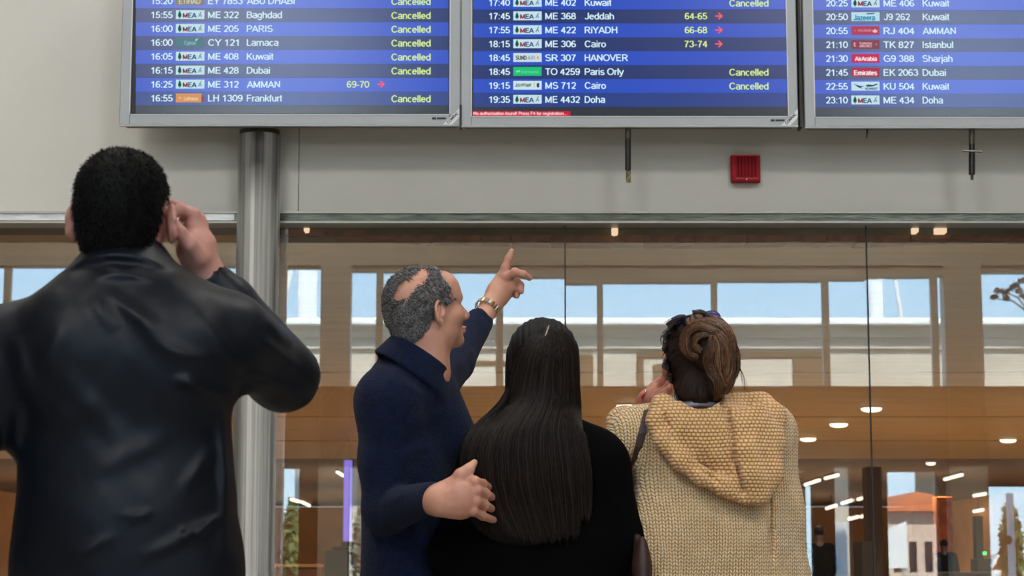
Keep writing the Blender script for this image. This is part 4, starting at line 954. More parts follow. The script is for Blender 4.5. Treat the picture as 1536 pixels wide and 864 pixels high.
K_knit = knit_mat('beige_knit', srgb(222, 178, 122), srgb(242, 212, 168), .0135, .0092)
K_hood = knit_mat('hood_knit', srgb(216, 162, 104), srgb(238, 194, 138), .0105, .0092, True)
K_fuzz = strand_mat('mohair_fuzz', [srgb(200, 178, 140), srgb(226, 208, 176)], .9, .1)

def legs(t, hx, Y, zt, m, lean=0, foot=.0, w_=.085):
    """trousers as one piece, and two shoes"""
    sc = zt / .95
    L = [Ell((hx, Y, zt * .97), (.165, .115, .12), k=.05)]
    for s in (-1, 1): L += [Cap((hx + s * .085, Y, zt * .92), (hx + s * .10, Y + .01, zt * .52), w_, .062, k=.04), Cap((hx + s * .10, Y + .01, zt * .52), (hx + s * .105, Y - .01, .07), .062, .052, k=.03)]
    sdf_obj('trousers', L, m, t, .009, lambda p: .004 * wav(p, 3, 26))
    for s in (-1, 1):
        x = hx + s * .105; y = Y
        sdf_obj('shoe', [Cap((x, y - .055, .045), (x, y + .03, .045), .042, .042, k=.03), Cap((x, y + .03, .035), (x + s * .012, y + .15, .032), .042, .03, k=.03), Cap((x, y - .02, .06), (x, y - .01, .10), .043, .046, k=.02),
                     Ell((x, y, -.05), (.3, .4, .05), k=.002, sub=True)], K_shoe, t, .007)

# ================================================================ man in the black jacket
Y1 = 3.42
t1 = empty('person', tuple(P(190, 800, 3.5) * [1, 1, 0]), 'man with short black hair in a dark navy jacket, right hand raised to his ear', 'person')
c1 = P(185.5, 324, 3.50); R1 = rotm(3, 12, 1)
H1 = place(head_prims(ear=1.04, ex=.0835), R1, c1, 1.0)
sh = lambda x, y, Yd: P(x, y, Yd)
wr = P(304, 402, 3.60); el = P(424, 566, 3.64); shr = P(348, 506, 3.50); shl = P(22, 522, 3.50); ell_ = P(-85, 700, 3.44); wl = P(-150, 880, 3.58)
hand = [Cap(wr, P(291, 374, 3.585), .030, .033, k=.02), Cap(P(304, 366, 3.59), P(290, 335, 3.58), .024, .017, k=.02), Cap(P(296, 385, 3.57), P(284, 358, 3.555), .022, .014, k=.02)]
# fingers bent over towards the ear, thumb below
hand += chain([P(301, 352, 3.60), P(290, 326, 3.60), P(272, 312, 3.59), P(258, 305, 3.58)], [.0115, .0105, .0095, .0085], .006)       # little / ring side
hand += chain([P(303, 352, 3.585), P(291, 322, 3.575), P(270, 314.5, 3.56), P(257, 322, 3.55), P(253, 338, 3.545)], [.0125, .0115, .0105, .0095, .0085], .006)
hand += chain([P(306, 356, 3.60), P(299, 328, 3.615), P(282, 317, 3.62), P(266, 318, 3.62)], [.012, .011, .010, .009], .006)
hand += chain([P(308, 362, 3.61), P(304, 336, 3.635), P(290, 326, 3.645), P(274, 328, 3.645)], [.011, .010, .009, .008], .006)
hand += chain([P(299, 386, 3.56), P(284, 366, 3.535), P(271, 350, 3.525), P(262, 335, 3.53)], [.017, .0135, .0115, .009], .008)
arm = [Cap(shr, el, .05, .04, k=.03), Cap(el, wr, .04, .029, k=.02)]
tors = [Ell(P(186, 590, 3.5), (.16, .10, .24), k=.05), Cap(P(188, 440, 3.5), P(188, 520, 3.5), .06, .09, k=.05), Cap(shl, shr, .05, .05, k=.05)]
larm = [Cap(shl, ell_, .05, .04, k=.03), Cap(ell_, wl, .04, .03, k=.02)] + [Cap(wl, wl + [.05, .06, -.01], .03, .026, k=.02)] + \
    sum([chain([wl + [.06, .07 , -.02 + .018 * q], wl + [.095, .09, -.02 + .018 * q], wl + [.10, .06, -.022 + .018 * q]], [.010, .009, .008], .005) for q in range(4)], []) + chain([wl + [.01, .04, .02], wl + [.04, .06, .045], wl + [.07, .07, .045]], [.013, .011, .009], .006)
sdf_obj('body', H1 + hand + arm + tors + larm, K_skin1, t1, .0036, zmin=.95)
cap1 = place([Ell((0, -.014, .042), (.0825, .101, .084), k=.02), Ell((0, -.052, -.004), (.073, .058, .062), k=.03), Ell((0, -.066, -.045), (.058, .034, .04), k=.03),
              Ell((0, .108, -.03), (.09, .055, .085), k=.03, sub=True), Ell((.088, .03, -.03), (.022, .045, .05), k=.02, sub=True), Ell((-.088, .03, -.03), (.022, .045, .05), k=.02, sub=True), Cap((-.092, -.006, -.035), (-.092, -.004, .012), .024, k=.01, sub=True), Cap((.092, -.006, -.035), (.092, -.004, .012), .024, k=.01, sub=True)], R1, c1, .965)
hr = sdf_obj('hair', cap1, K_hair1, t1, .0036, lambda p: .0016 * wav(p, 5, 260) + .001 * wav(p, 8, 600))
def shell_points(prims, n, lo, hi, seed=0):
    rg = np.random.default_rng(seed); p = lo + rg.random((n * 3, 3)) * (hi - lo); d = sdf(prims, p); p = p[np.abs(d) < .03]; p = project(prims, p); ok = np.abs(sdf(prims, p)) < .001
    return p[ok][:n]
def bounds(prims):
    q = [x for x in prims if not x.sub]; return np.min([x.c - x.r for x in q], 0) - .01, np.max([x.c + x.r for x in q], 0) + .01
lo, hi = bounds(cap1); pts = shell_points(cap1, 9000, lo, hi, 1); g = grad(cap1, pts)
dr = g * .5 + RNG.normal(size=g.shape) * .35 + np.array([0, -.1, -.35]); dr /= np.linalg.norm(dr, axis=1)[:, None]
ln = .0075 * (.6 + .6 * RNG.random((len(pts), 1)))
strands('hair_strands', np.stack([pts - g * .002, pts + dr * ln * .5, pts + dr * ln + np.array([0, 0, -.0012])], 1), .0007, .0003, K_hair1s, hr)
jk = creases([(253, 572, 303, 586, .006, 9), (262, 560, 360, 600, .005, 8), (270, 795, 290, 812, .006, 8), (290, 812, 337, 770, .006, 8), (42, 855, 181, 799, .006, 9), (270, 740, 326, 665, .005, 12), (180, 772, 232, 768, .005, 8),
              (135, 440, 175, 500, .006, 14), (150, 430, 250, 500, .005, 12), (200, 470, 300, 560, .005, 14), (300, 470, 372, 560, .006, 12), (330, 600, 345, 780, .006, 10), (338, 620, 336, 860, .005, 9), (20, 500, 42, 600, .008, 14), (30, 600, 18, 700, .008, 12),
              (120, 720, 260, 650, .005, 16), (200, 840, 320, 780, .005, 10), (60, 640, 160, 600, .004, 20), (380, 500, 455, 560, .005, 9), (360, 560, 460, 600, .006, 10), (400, 470, 440, 520, .005, 10), (90, 560, 200, 690, .004, 18), (236, 520, 330, 540, .004, 8), (100, 470, 60, 560, .005, 16),
              (150, 398, 220, 402, .004, 6), (140, 415, 235, 420, .0045, 6)])
body_j = [Ell(P(186, 590, 3.50), (.188, .128, .25), k=.06), Ell(P(190, 780, 3.50), (.192, .125, .25), k=.06), Cap(P(190, 800, 3.5), P(190, 960, 3.5), .135, .14, k=.08), Cap(P(110, 860, 3.5), P(110, 1040, 3.5), .10, .11, k=.05), Cap(P(275, 860, 3.5), P(275, 1040, 3.5), .10, .11, k=.05),
          Cap(P(30, 540, 3.5), P(338, 522, 3.5), .070, .070, k=.06), Cap(P(150, 438, 3.5), P(30, 522, 3.5), .046, .060, k=.05), Cap(P(222, 438, 3.5), P(330, 494, 3.5), .046, .060, k=.05), Ell(P(187, 432, 3.49), (.086, .086, .066), k=.04),
          Ell(P(120, 530, 3.44), (.10, .085, .12), k=.06), Ell(P(262, 530, 3.44), (.10, .085, .12), k=.06)]
sleeve = [Cap(P(350, 508, 3.5), P(424, 565, 3.63), .068, .062, k=.04), Cap(P(424, 563, 3.63), P(345, 452, 3.62), .064, .048, k=.02), Cap(P(345, 452, 3.62), P(318, 417, 3.605), .044, .036, k=.015),
          Cap(P(5, 535, 3.5), ell_, .074, .066, k=.05), Cap(ell_, wl + [-.01, -.01, .02], .064, .046, k=.03), Ell(P(24, 560, 3.50), (.085, .085, .10), k=.05)]
ctr = P(189, 408, 3.50); Rc = rotm(0, -24, 0)
col = [Ring(ctr + [0, 0, .006], (.078, .078), .030, .0065, Rc, k=.016, flare=-.35)]
hole = [Cap(P(300, 398, 3.598), P(312, 410, 3.602), .031, .031, k=.004, sub=True), Ell(ctr + [0, .0, .04], (.058, .060, .035), Rc, k=.01, sub=True)]
sdf_obj('jacket', body_j + sleeve + col + hole, K_jacket, t1, .0042, lambda p: 1.2 * jk(p) + .0025 * wav(p, 11, 34) + .0012 * wav(p, 12, 90), zmin=.70)
legs(t1, P(190, 800, 3.5)[0], 3.5, .90, K_trous)

# ================================================================ man in the navy sweater
t2 = empty('person', tuple(P(612, 800, 5.1) * [1, 1, 0]), 'grey haired man in a navy half zip sweater pointing up with his left hand', 'person')
c2 = P(641, 465, 5.03); R2 = rotm(62, 12, 2)
H2 = place(head_prims(ear=1.06, neck=.062), R2, c2, .93)
sR, eR, wR = P(583, 602, 4.98), P(577, 765, 5.00), P(657, 750, 4.80)
sL, eL, wL = P(645, 598, 5.25), P(683, 545, 5.44), P(736, 458, 5.64)
YL = 5.66
hL = [Cap(wL, P(747, 440, YL), .026, .030, k=.02), Cap(P(744, 438, YL), P(754, 418, YL + .01), .026, .023, k=.02), Cap(P(749, 446, YL), P(761, 430, YL + .01), .025, .020, k=.02)]
hL += chain([P(754, 414, YL), P(758, 402, YL), P(763, 388, YL), P(767.5, 376.5, YL)], [.0135, .0125, .0105, .0078], .008)                       # raised index
hL += chain([P(760, 416, YL - .01), P(772, 408.5, YL - .02), P(784.5, 411.5, YL - .015), P(794.5, 417, YL)], [.0135, .012, .0105, .0085], .008)  # bent finger pointing right
hL += chain([P(764, 425, YL), P(774, 420.5, YL + .01), P(781, 428, YL + .015), P(781.5, 437, YL + .01)], [.0125, .011, .010, .009], .006)
hL += chain([P(764, 434, YL), P(771, 431.5, YL + .02), P(777, 437, YL + .03), P(775, 444, YL + .02)], [.012, .0105, .0095, .0085], .006)
hL += chain([P(758, 446, YL + .02), P(766, 438, YL + .04), P(772, 442, YL + .05)], [.014, .012, .010], .008)
YR2 = 4.79
hR = [Cap(wR, P(690, 744, YR2), .034, .042, k=.02), Cap(P(662, 752, YR2), P(692, 757, YR2), .033, .034, k=.02), Ell(P(684, 745, YR2 + .005), (.052, .020, .045), k=.02)]
for (a, b_, c_, d_, r) in [((697, 726), (712, 722), (724, 726), (733, 731), .0122), ((699, 739), (716, 736), (729, 741), (738, 746), .0124), ((699, 752), (715, 752), (728, 758), (737, 763), .0120), ((694, 765), (710, 767), (724, 774), (740, 780), .0110)]:
    hR += chain([P(*a, YR2), P(*b_, YR2 - .014), P(*c_, YR2 + .02), P(*d_, YR2 + .075)], [r * 1.1, r, r * .93, r * .8], .006)
hR += chain([P(680, 728, YR2), P(691, 712, YR2 - .008), P(703, 704, YR2 - .008), P(711.5, 694, YR2)], [.018, .0135, .0115, .0085], .012)
for k, (a, b_) in enumerate([((672, 740), (696, 731)), ((672, 748), (698, 744)), ((672, 757), (696, 757))]): hR += [Cap(P(*a, YR2 - .030), P(*b_, YR2 - .026), .003, .005, k=.012)]
tors = [Ell(P(606, 720, 5.13), (.07, .09, .20), k=.05), Cap(P(625, 555, 5.08), P(610, 640, 5.12), .045, .05, k=.05), Cap(sR, sL, .04, .04, k=.05)]
K2 = H2 + hL + hR + [Cap(sR, eR, .05, .04, k=.03), Cap(eR, wR, .04, .030, k=.02), Cap(sL, eL, .042, .032, k=.03), Cap(eL, wL, .031, .027, k=.02)] + tors
sdf_obj('body', K2, K_skin2, t2, .0034, zmin=.95)
# hair: cap with a bald crown; strands grow where hair is
hc2 = place([Ell((0, -.014, .034), (.081, .102, .085), k=.02), Ell((0, -.060, -.02), (.066, .05, .06), k=.03), Ell((0, -.058, -.055), (.05, .036, .035), k=.03)], R2, c2, .925)
lo, hi = bounds(hc2); pts = shell_points(hc2, 52000, lo, hi, 2)
loc = (pts - c2) @ R2 / .925
u, v = unproj(pts[:, 0], pts[:, 2], pts[:, 1])
x_, y_, z_ = loc.T
side = (np.abs(x_) > .035)
front_line = .060 - np.clip((.02 - z_), 0, .1) * .9           # hairline moves back lower down
ok = (y_ < front_line)
ok &= ~((z_ < .012) & (y_ > .012))                            # face side
ok &= ~((np.abs(x_) > .05) & (z_ < .01) & (y_ > -.014))     # around the ear
ok &= ~((z_ < -.055) & (y_ > -.05))
bald = ((((u - 616) * .77 - (v - 427) * .64) / 40) ** 2 + (((u - 616) * .64 + (v - 427) * .77) / 14) ** 2 < .65 + .6 * RNG.random(len(pts))) & (z_ > .02)
bald2 = (np.abs(x_ + .0) < .05) & (y_ > -.06) & (y_ < .045) & (z_ > .06)
thin = RNG.random(len(pts))
ok &= ~(bald & (thin > .0)); ok &= ~(bald2 & ~bald & (thin > .72))
temple = (x_ > .03) & (y_ > .040) & (z_ > .03); ok &= ~temple
pts = pts[ok]; loc = loc[ok]; g = grad(hc2, pts)
seedv = np.stack([wav(pts, 31, 200), wav(pts, 32, 200), wav(pts, 33, 200)], 1)
flow = (R2 @ np.array([0, -.5, -.75])); dr = g * .45 + flow * .6 + seedv * .8 + RNG.normal(size=g.shape) * .22
dr -= g * np.minimum((dr * g).sum(1, keepdims=True), 0) ; dr /= np.linalg.norm(dr, axis=1)[:, None]
ln = (.013 * (.6 + .7 * RNG.random((len(pts), 1)))) * np.where(loc[:, 2:3] < -.02, .6, 1.0)
curl = np.cross(g, dr)
pth = np.stack([pts - g * .004, pts + dr * ln * .4, pts + dr * ln * .8 + curl * ln * .25 * np.sign(seedv[:, :1]), pts + dr * ln - g * ln * .35 + curl * ln * .6 * np.sign(seedv[:, :1])], 1)
strands('hair', pth, .0008, .0004, K_greys, t2)
# sweater
jk2 = creases([(556, 640, 552, 730, .005, 8), (575, 620, 566, 700, .005, 7), (560, 745, 600, 712, .005, 7), (565, 760, 612, 736, .005, 7), (600, 690, 650, 660, .004, 9), (620, 640, 665, 610, .004, 8), (590, 560, 650, 600, .004, 7), (580, 800, 640, 790, .004, 8),
               (555, 790, 575, 850, .004, 7), (690, 560, 712, 520, .004, 5), (675, 570, 700, 530, .004, 5), (600, 545, 568, 600, .004, 7)])
sw = [Ell(P(612, 690, 5.13), (.112, .15, .25), k=.06), Cap(P(614, 780, 5.13), P(610, 960, 5.13), .118, .125, k=.06), Cap(P(580, 950, 5.13), P(645, 950, 5.13), .128, .128, k=.05), Ell(P(600, 620, 5.11), (.10, .14, .14), k=.05), Cap(sR, sL, .070, .070, k=.06), Cap(P(612, 548, 5.1), P(586, 596, 5.02), .06, .068, k=.05),
      Cap(P(640, 570, 5.12), P(655, 640, 5.18), .05, .07, k=.05),
      Cap(sR, P(577, 690, 4.99), .073, .062, k=.05), Cap(P(577, 690, 4.99), eR, .062, .056, k=.03), Cap(eR, P(646, 747, 4.825), .055, .039, k=.02), Cap(P(636, 748, 4.85), P(651, 747.5, 4.815), .037, .0385, k=.006),
      Cap(sL, eL, .056, .050, k=.04), Cap(eL, P(712, 494, 5.575), .050, .042, k=.02), Cap(P(708, 500, 5.56), P(718, 484, 5.595), .041, .041, k=.006),
      Ring(P(621, 544, 5.032), (.086, .080), .028, .007, rotm(0, -4, 33), k=.014, flare=-.22), Cap(P(640, 590, 5.04), P(652, 640, 5.10), .050, .06, k=.04), Cap(P(655, 590, 5.10), P(672, 660, 5.14), .05, .075, k=.05)]
sw += [Ell(P(626, 528, 5.034), (.070, .060, .034), rotm(0, -6, 34), k=.006, sub=True),
       Cap(P(656, 747, 4.80), P(648, 747, 4.815), .028, .028, k=.003, sub=True)]
sdf_obj('sweater', sw, K_navy, t2, .0042, lambda p: jk2(p) + .002 * wav(p, 21, 40), zmin=.85)
# wristwatch
ax = (P(746, 443, YL) - P(722, 478, 5.6)); ax /= np.linalg.norm(ax); up = np.array([0, 1.0, 0]); s1 = np.cross(up, ax); s1 /= np.linalg.norm(s1); s2 = np.cross(ax, s1)
Mw = np.stack([s1, s2, ax], 1); wc = P(730, 463, 5.625)
M_watch = mat('steel_bracelet', srgb(205, 205, 200), rough=.25, metal=.9); M_gold = mat('gold_links', srgb(190, 165, 110), rough=.3, metal=.9)
wt_ = bpy.data.objects.new('wristwatch', None); scene.collection.objects.link(wt_); wt_.parent = t2; wt_.location = Vector(wc.tolist()) - wloc(t2)
wt_['label'] = 'steel bracelet wristwatch'
for i in range(20):
    a = i * 2 * math.pi / 20; V = []; rr = .0335
    for (da, dz, dr_) in [(-.12, -.0085, 0), (.12, -.0085, 0), (.12, .0085, 0), (-.12, .0085, 0), (-.10, -.007, .0035), (.10, -.007, .0035), (.10, .007, .0035), (-.10, .007, .0035)]:
        V.append(wc + Mw @ np.array([(rr * .95 + dr_) * math.cos(a + da), (rr + dr_) * math.sin(a + da), dz]))
    o = mesh_obj('link', V, [(0, 3, 2, 1), (4, 5, 6, 7), (0, 1, 5, 4), (1, 2, 6, 5), (2, 3, 7, 6), (3, 0, 4, 7)], M_gold if i % 3 == 1 else M_watch, wt_)
# dark jeans
legs(t2, P(612, 800, 5.13)[0], 5.13, .92, K_jeans)

# ================================================================ woman with long dark hair
t3 = empty('person', tuple(P(812, 800, 5.0) * [1, 1, 0]), 'woman with very long straight dark hair in a black coat, seen from behind', 'person')
c3 = P(815, 548, 5.0); R3 = rotm(4, 10, 0)
H3 = place(head_prims(neck=.048), R3, c3, .96)
el3 = P(926, 815, 4.99); sr3 = P(893, 700, 5.0); sl3 = P(735, 700, 5.0); ell3 = P(684, 830, 4.99)
hp = P(800, 830, 5.20)
fing = sum([chain([hp + [.02, .0, .012 * q], hp + [-.03, .02, .012 * q], hp + [-.055, .0, .012 * q]], [.009, .008, .007], .004) for q in range(4)], [])
tors = [Ell(P(815, 760, 5.0), (.15, .10, .22), k=.05), Cap(sl3, sr3, .045, .045, k=.05), Cap(P(815, 610, 5.0), P(815, 690, 5.0), .05, .08, k=.05)]
sdf_obj('body', H3 + tors + [Cap(sr3, el3, .04, .035, k=.03), Cap(el3, hp + [.04, 0, .02], .034, .026, k=.02), Cap(sl3, ell3, .04, .035, k=.03), Cap(ell3, P(830, 850, 5.2), .034, .026, k=.02), Cap(hp + [.05, 0, .02], hp + [.01, 0, .02], .026, .024, k=.02)] + fing, K_skin2, t3, .006, zmin=.95)
co = [Cap(P(740, 692, 5.0), P(888, 700, 5.0), .078, .080, k=.06), Cap(sr3, el3, .082, .067, k=.05), Cap(el3, P(850, 855, 5.16), .064, .052, k=.03), Cap(P(738, 706, 5.0), ell3, .080, .066, k=.05), Cap(ell3, P(790, 860, 5.16), .064, .052, k=.03),
      Ell(P(815, 760, 5.01), (.185, .105, .25), k=.06), Cap(P(815, 820, 5.02), P(815, 1150, 5.03), .12, .15, k=.08), Cap(P(755, 840, 5.02), P(745, 1150, 5.03), .11, .13, k=.06), Cap(P(875, 840, 5.02), P(885, 1150, 5.03), .11, .13, k=.06), Ell(P(815, 1010, 5.01), (.21, .165, .24), k=.08), Cap(P(815, 640, 5.0), P(815, 660, 5.0), .058, .075, k=.05)]
jk3 = creases([(905, 720, 940, 790, .005, 8), (930, 760, 955, 840, .005, 7), (700, 780, 760, 800, .004, 9), (880, 800, 940, 850, .004, 9)])
sdf_obj('coat', co, K_black, t3, .006, lambda p: jk3(p) + .003 * wav(p, 41, 30), zmin=.45)
# hair hull
LE = ([488, 500, 520, 540, 565, 590, 610, 630, 650, 680, 720, 760, 790, 806], [818, 800, 781, 771, 763, 757, 742, 718, 698, 687, 688, 702, 722, 733])
RE = ([488, 496, 510, 530, 560, 600, 640, 660, 700, 760, 806], [826, 847, 858, 865, 868, 871, 874, 880, 888, 890, 884])
hh = place([Ell((0, -.012, .030), (.089, .108, .092), k=.02), Ell((0, -.03, -.03), (.088, .088, .09), k=.04)], R3, c3, 1.0)
hh += [Ell(P(813, 620, 4.97), (.088, .085, .12), k=.05), Ell(P(790, 690, 4.905), (.15, .055, .11), k=.06), Ell(P(790, 760, 4.90), (.145, .035, .10), k=.05), Ell(P(742, 680, 4.93), (.085, .055, .085), k=.04), Ell(P(840, 690, 4.91), (.065, .05, .12), k=.04)]
hull = hh + [Ell((c3[0] + .0, c3[1] + .135, c3[2] - .06), (.06, .06, .11), k=.02, sub=True)]
part_line = lambda u, v: 0
hb = sdf_obj('hair', hull, K_bh, t3, .0045, lambda p: .0016 * np.sin(p[:, 0] * 420 + 3 * wav(p, 51, 14)) - .003 * np.exp(-((p[:, 0] - P(822, 500, 5)[0]) / .003) ** 2) * (p[:, 2] > P(822, 518, 4.9)[2]))
N = 2600; s = RNG.random(N); K = 22
vend = 806 + RNG.normal(size=N) * 5 - 26 * np.abs(s - .5) ** 1.2 - 40 * (s < .18) * RNG.random(N) - 25 * (s > .9); vs_ = 490 + 30 * RNG.random(N) ** 2
cen = 822
paths = []
tt = np.linspace(0, 1, K)
VV_ = vs_[:, None] + (vend - vs_)[:, None] * tt[None, :]
le = np.interp(VV_, *LE); re = np.interp(VV_, *RE); wob = (RNG.normal(size=(N, 1)) * 1.2) * np.sin(tt[None, :] * (3 + 3 * RNG.random((N, 1))) * 2 + RNG.random((N, 1)) * 6)
clump = 1.6 * np.sin(s[:, None] * 90 + tt[None, :] * 2)
UU = le + (re - le) * (s[:, None] * .98 + .01) + wob + clump * tt[None, :]
UU = np.where(tt[None, :] < .02, cen + (UU - cen) * .9, UU)
pp, okk = trace(hh + co, UU.ravel(), VV_.ravel(), 4.80)
pp = pp.reshape(N, K, 3); okk = okk.reshape(N, K)
yv_ = pp[:, :, 1].copy()
ym = np.where(okk, yv_, np.nan)
for k in range(K):           # keep free ends hanging where the hull ends
    bad = np.isnan(ym[:, k]); 
    if k: ym[bad, k] = ym[bad, k - 1] + .001
    else: ym[bad, k] = 4.98
dx = (UU - 768) / F; dy = (432 - VV_) / F; den = CT - dy * ST
yy_ = ym - .002 - .004 * RNG.random((N, 1)); tq = yy_ / den
pp = np.stack([dx * tq, yy_, HC + (ST + dy * CT) * tq], 2)
pl3, _ = trace(hh, [823.5, 822, 820, 817, 814.5], [489.5, 494, 500, 508, 516], 4.80)
o = MB().tube([q - [0, .0022, -.0022] for q in pl3], [.0012, .0026, .0030, .0026, .0010], 8).build('hair_part', mat('scalp', srgb(150, 132, 120), .6), hb, True); o['label'] = 'pale parting line'
strands('hair_strands', pp, .0008 + .0007 * RNG.random(N), .0006, K_bhs, hb)
legs(t3, P(812, 800, 5.0)[0], 5.0, .86, K_trous)

# ================================================================ woman in the knitted sweater
t4 = empty('person', tuple(P(1062, 800, 5.05) * [1, 1, 0]), 'woman with pinned up brown hair in a hooded beige knitted sweater', 'person')
c4 = P(1046, 541, 5.06); R4 = rotm(-6, 8, 0)
H4 = place(head_prims(neck=.047), R4, c4, .97)
sr4, er4, wr4 = P(1148, 660, 5.06), P(1172, 860, 5.08), P(1150, 990, 5.20)
sl4, el4, wl4 = P(956, 655, 5.08), P(925, 695, 5.28), P(965, 612, 5.33)
YH4 = 5.30
hnd = [Cap(wl4, P(975, 600, YH4), .025, .027, k=.02), Cap(P(972, 600, YH4), P(984, 588, YH4), .026, .021, k=.02)]
hnd += chain([P(986, 586, YH4 - .01), P(994, 574, YH4 - .02), P(999, 561, YH4 - .03), P(1001, 550, YH4 - .04)], [.0105, .0095, .0085, .0075], .005)
hnd += chain([P(984, 592, YH4 - .02), P(997, 584, YH4 - .04), P(1004, 575, YH4 - .05), P(1006, 566, YH4 - .05)], [.0105, .0095, .0085, .0075], .005)
hnd += chain([P(981, 598, YH4 - .02), P(994, 590, YH4 - .05), P(1004, 584, YH4 - .06), P(1009, 577, YH4 - .06)], [.0105, .0095, .0085, .0075], .005)
hnd += chain([P(977, 602, YH4 - .02), P(988, 597, YH4 - .05), P(998, 594, YH4 - .06), P(1004, 588, YH4 - .06)], [.0100, .009, .008, .007], .005)
hnd += chain([P(972, 592, YH4), P(980, 580, YH4 + .01), P(990, 570, YH4 + .01)], [.013, .011, .009], .006)
hdr = sum([chain([wr4 + [-.02 + .016 * q, .01, -.07], wr4 + [-.02 + .017 * q, .02, -.11], wr4 + [-.02 + .016 * q, .035, -.14]], [.009, .008, .007], .004) for q in range(4)], [])
tors = [Ell(P(1058, 760, 5.06), (.14, .09, .22), k=.05), Cap(sl4, sr4, .045, .045, k=.05), Cap(P(1048, 600, 5.06), P(1050, 680, 5.06), .05, .08, k=.05)]
sdf_obj('body', H4 + hnd + tors + hdr + [Cap(sr4, er4, .04, .033, k=.03), Cap(er4, wr4, .033, .026, k=.02), Cap(wr4, wr4 + [0, .01, -.06], .027, .03, k=.02), Cap(sl4, el4, .04, .033, k=.03), Cap(el4, wl4, .033, .025, k=.02)], K_skin3, t4, .0036, zmin=.80)
sdf_obj('tee_shirt', [Ring(P(1048, 606, 5.04), (.060, .066), .020, .006, rotm(0, -12, 0), k=.01), Cap(P(1048, 640, 5.06), P(1048, 660, 5.06), .07, .09, k=.04)], K_tee, t4, .004)
swt = [Cap(P(960, 655, 5.06), P(1140, 655, 5.06), .070, .078, k=.06), Ell(P(1060, 760, 5.06), (.185, .125, .28), k=.06), Cap(P(1000, 820, 5.06), P(1000, 940, 5.06), .12, .12, k=.06), Cap(P(1110, 820, 5.06), P(1110, 940, 5.06), .12, .12, k=.06), Cap(P(1000, 945, 5.06), P(1120, 945, 5.06), .128, .128, k=.06),
       Cap(sr4, P(1158, 760, 5.06), .074, .072, k=.05), Cap(P(1158, 760, 5.06), er4, .072, .070, k=.04), Cap(er4, wr4, .066, .050, k=.03), Cap(P(1010, 622, 5.06), P(960, 650, 5.06), .04, .055, k=.04), Cap(P(1100, 622, 5.06), P(1150, 642, 5.06), .045, .06, k=.04),
       Cap(sl4, el4, .066, .060, k=.04), Cap(el4, P(945, 640, 5.32), .058, .050, k=.02), Cap(P(940, 648, 5.31), P(934, 634, 5.33), .05, .046, k=.02), Ell(P(1048, 600, 5.04), (.054, .09, .05), k=.01, sub=True)]
jk4 = creases([(1000, 720, 1090, 800, .004, 12), (980, 790, 1010, 860, .005, 8), (1150, 690, 1160, 860, -.016, 4), (1154, 780, 1162, 900, -.014, 4), (1180, 700, 1200, 800, .004, 8), (920, 650, 945, 690, .004, 6), (1010, 760, 1040, 850, .004, 10)])
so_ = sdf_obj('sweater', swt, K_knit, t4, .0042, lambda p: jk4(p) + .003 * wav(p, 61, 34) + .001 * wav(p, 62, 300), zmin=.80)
# hood lying on the back
Yh = 4.93
hood = [Ell(P(1060, 650, 4.955), (.125, .050, .085), rotm(0, 0, 12), k=.05), Ell(P(1108, 690, 4.945), (.065, .042, .085), rotm(0, 0, 10), k=.05)]
hood += chain([P(990, 606, 5.01), P(986, 632, 4.97), P(998, 662, 4.935), P(1022, 692, 4.915), P(1052, 714, 4.905), P(1085, 730, 4.90), P(1118, 746, 4.90)], [.022, .024, .023, .021, .020, .020, .018], .022)
hood += chain([P(1108, 606, 5.03), P(1140, 608, 5.02), P(1160, 624, 4.98), P(1160, 665, 4.94), P(1156, 710, 4.915), P(1143, 742, 4.90)], [.026, .030, .028, .026, .024, .016], .03)
hood += chain([P(1108, 606, 5.03), P(1112, 640, 4.93), P(1118, 680, 4.905), P(1126, 716, 4.895), P(1140, 741, 4.895)], [.022, .026, .028, .026, .015], .03)
hood += [Ell(P(1138, 670, 4.925), (.036, .030, .11), k=.04), Cap(P(1000, 612, 4.99), P(1020, 640, 4.95), .028, .03, k=.03), Cap(P(1094, 612, 5.0), P(1080, 636, 4.95), .022, .03, k=.03)]
hood += [Ell(P(1048, 594, 5.0), (.050, .12, .046), k=.015, sub=True)]
hood += [Cap(P(1086, 612, 4.935), P(1096, 640, 4.885), .003, .004, k=.012, sub=True), Cap(P(1096, 640, 4.885), P(1099, 700, 4.865), .004, .005, k=.014, sub=True), Cap(P(1099, 700, 4.865), P(1112, 738, 4.875), .005, .004, k=.014, sub=True),
         Cap(P(996, 625, 4.94), P(1012, 662, 4.895), .003, .004, k=.010, sub=True), Cap(P(1012, 662, 4.895), P(1036, 692, 4.88), .004, .003, k=.010, sub=True)]
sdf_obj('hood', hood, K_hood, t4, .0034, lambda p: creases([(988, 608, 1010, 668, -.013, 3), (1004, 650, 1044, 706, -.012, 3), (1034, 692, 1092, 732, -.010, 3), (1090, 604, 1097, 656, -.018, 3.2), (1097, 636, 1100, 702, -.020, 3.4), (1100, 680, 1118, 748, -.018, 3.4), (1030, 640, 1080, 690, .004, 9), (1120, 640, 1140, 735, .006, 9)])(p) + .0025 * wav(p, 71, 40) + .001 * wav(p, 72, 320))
# mohair fuzz on the outline
lo = np.min([q.c - q.R for q in swt if not q.sub], 0); hi = np.max([q.c + q.R for q in swt if not q.sub], 0)
fp = shell_points(swt, 6000, lo, hi, 9); fp = fp[fp[:, 2] > 1.0]; g = grad(swt, fp); dr = g + RNG.normal(size=g.shape) * .8; dr /= np.linalg.norm(dr, axis=1)[:, None]; bl = RNG.normal(size=g.shape) * .003
strands('mohair_fuzz', np.stack([fp, fp + dr * .006 + bl * .5, fp + dr * .010 + bl], 1), .00035, .0002, K_fuzz, so_)
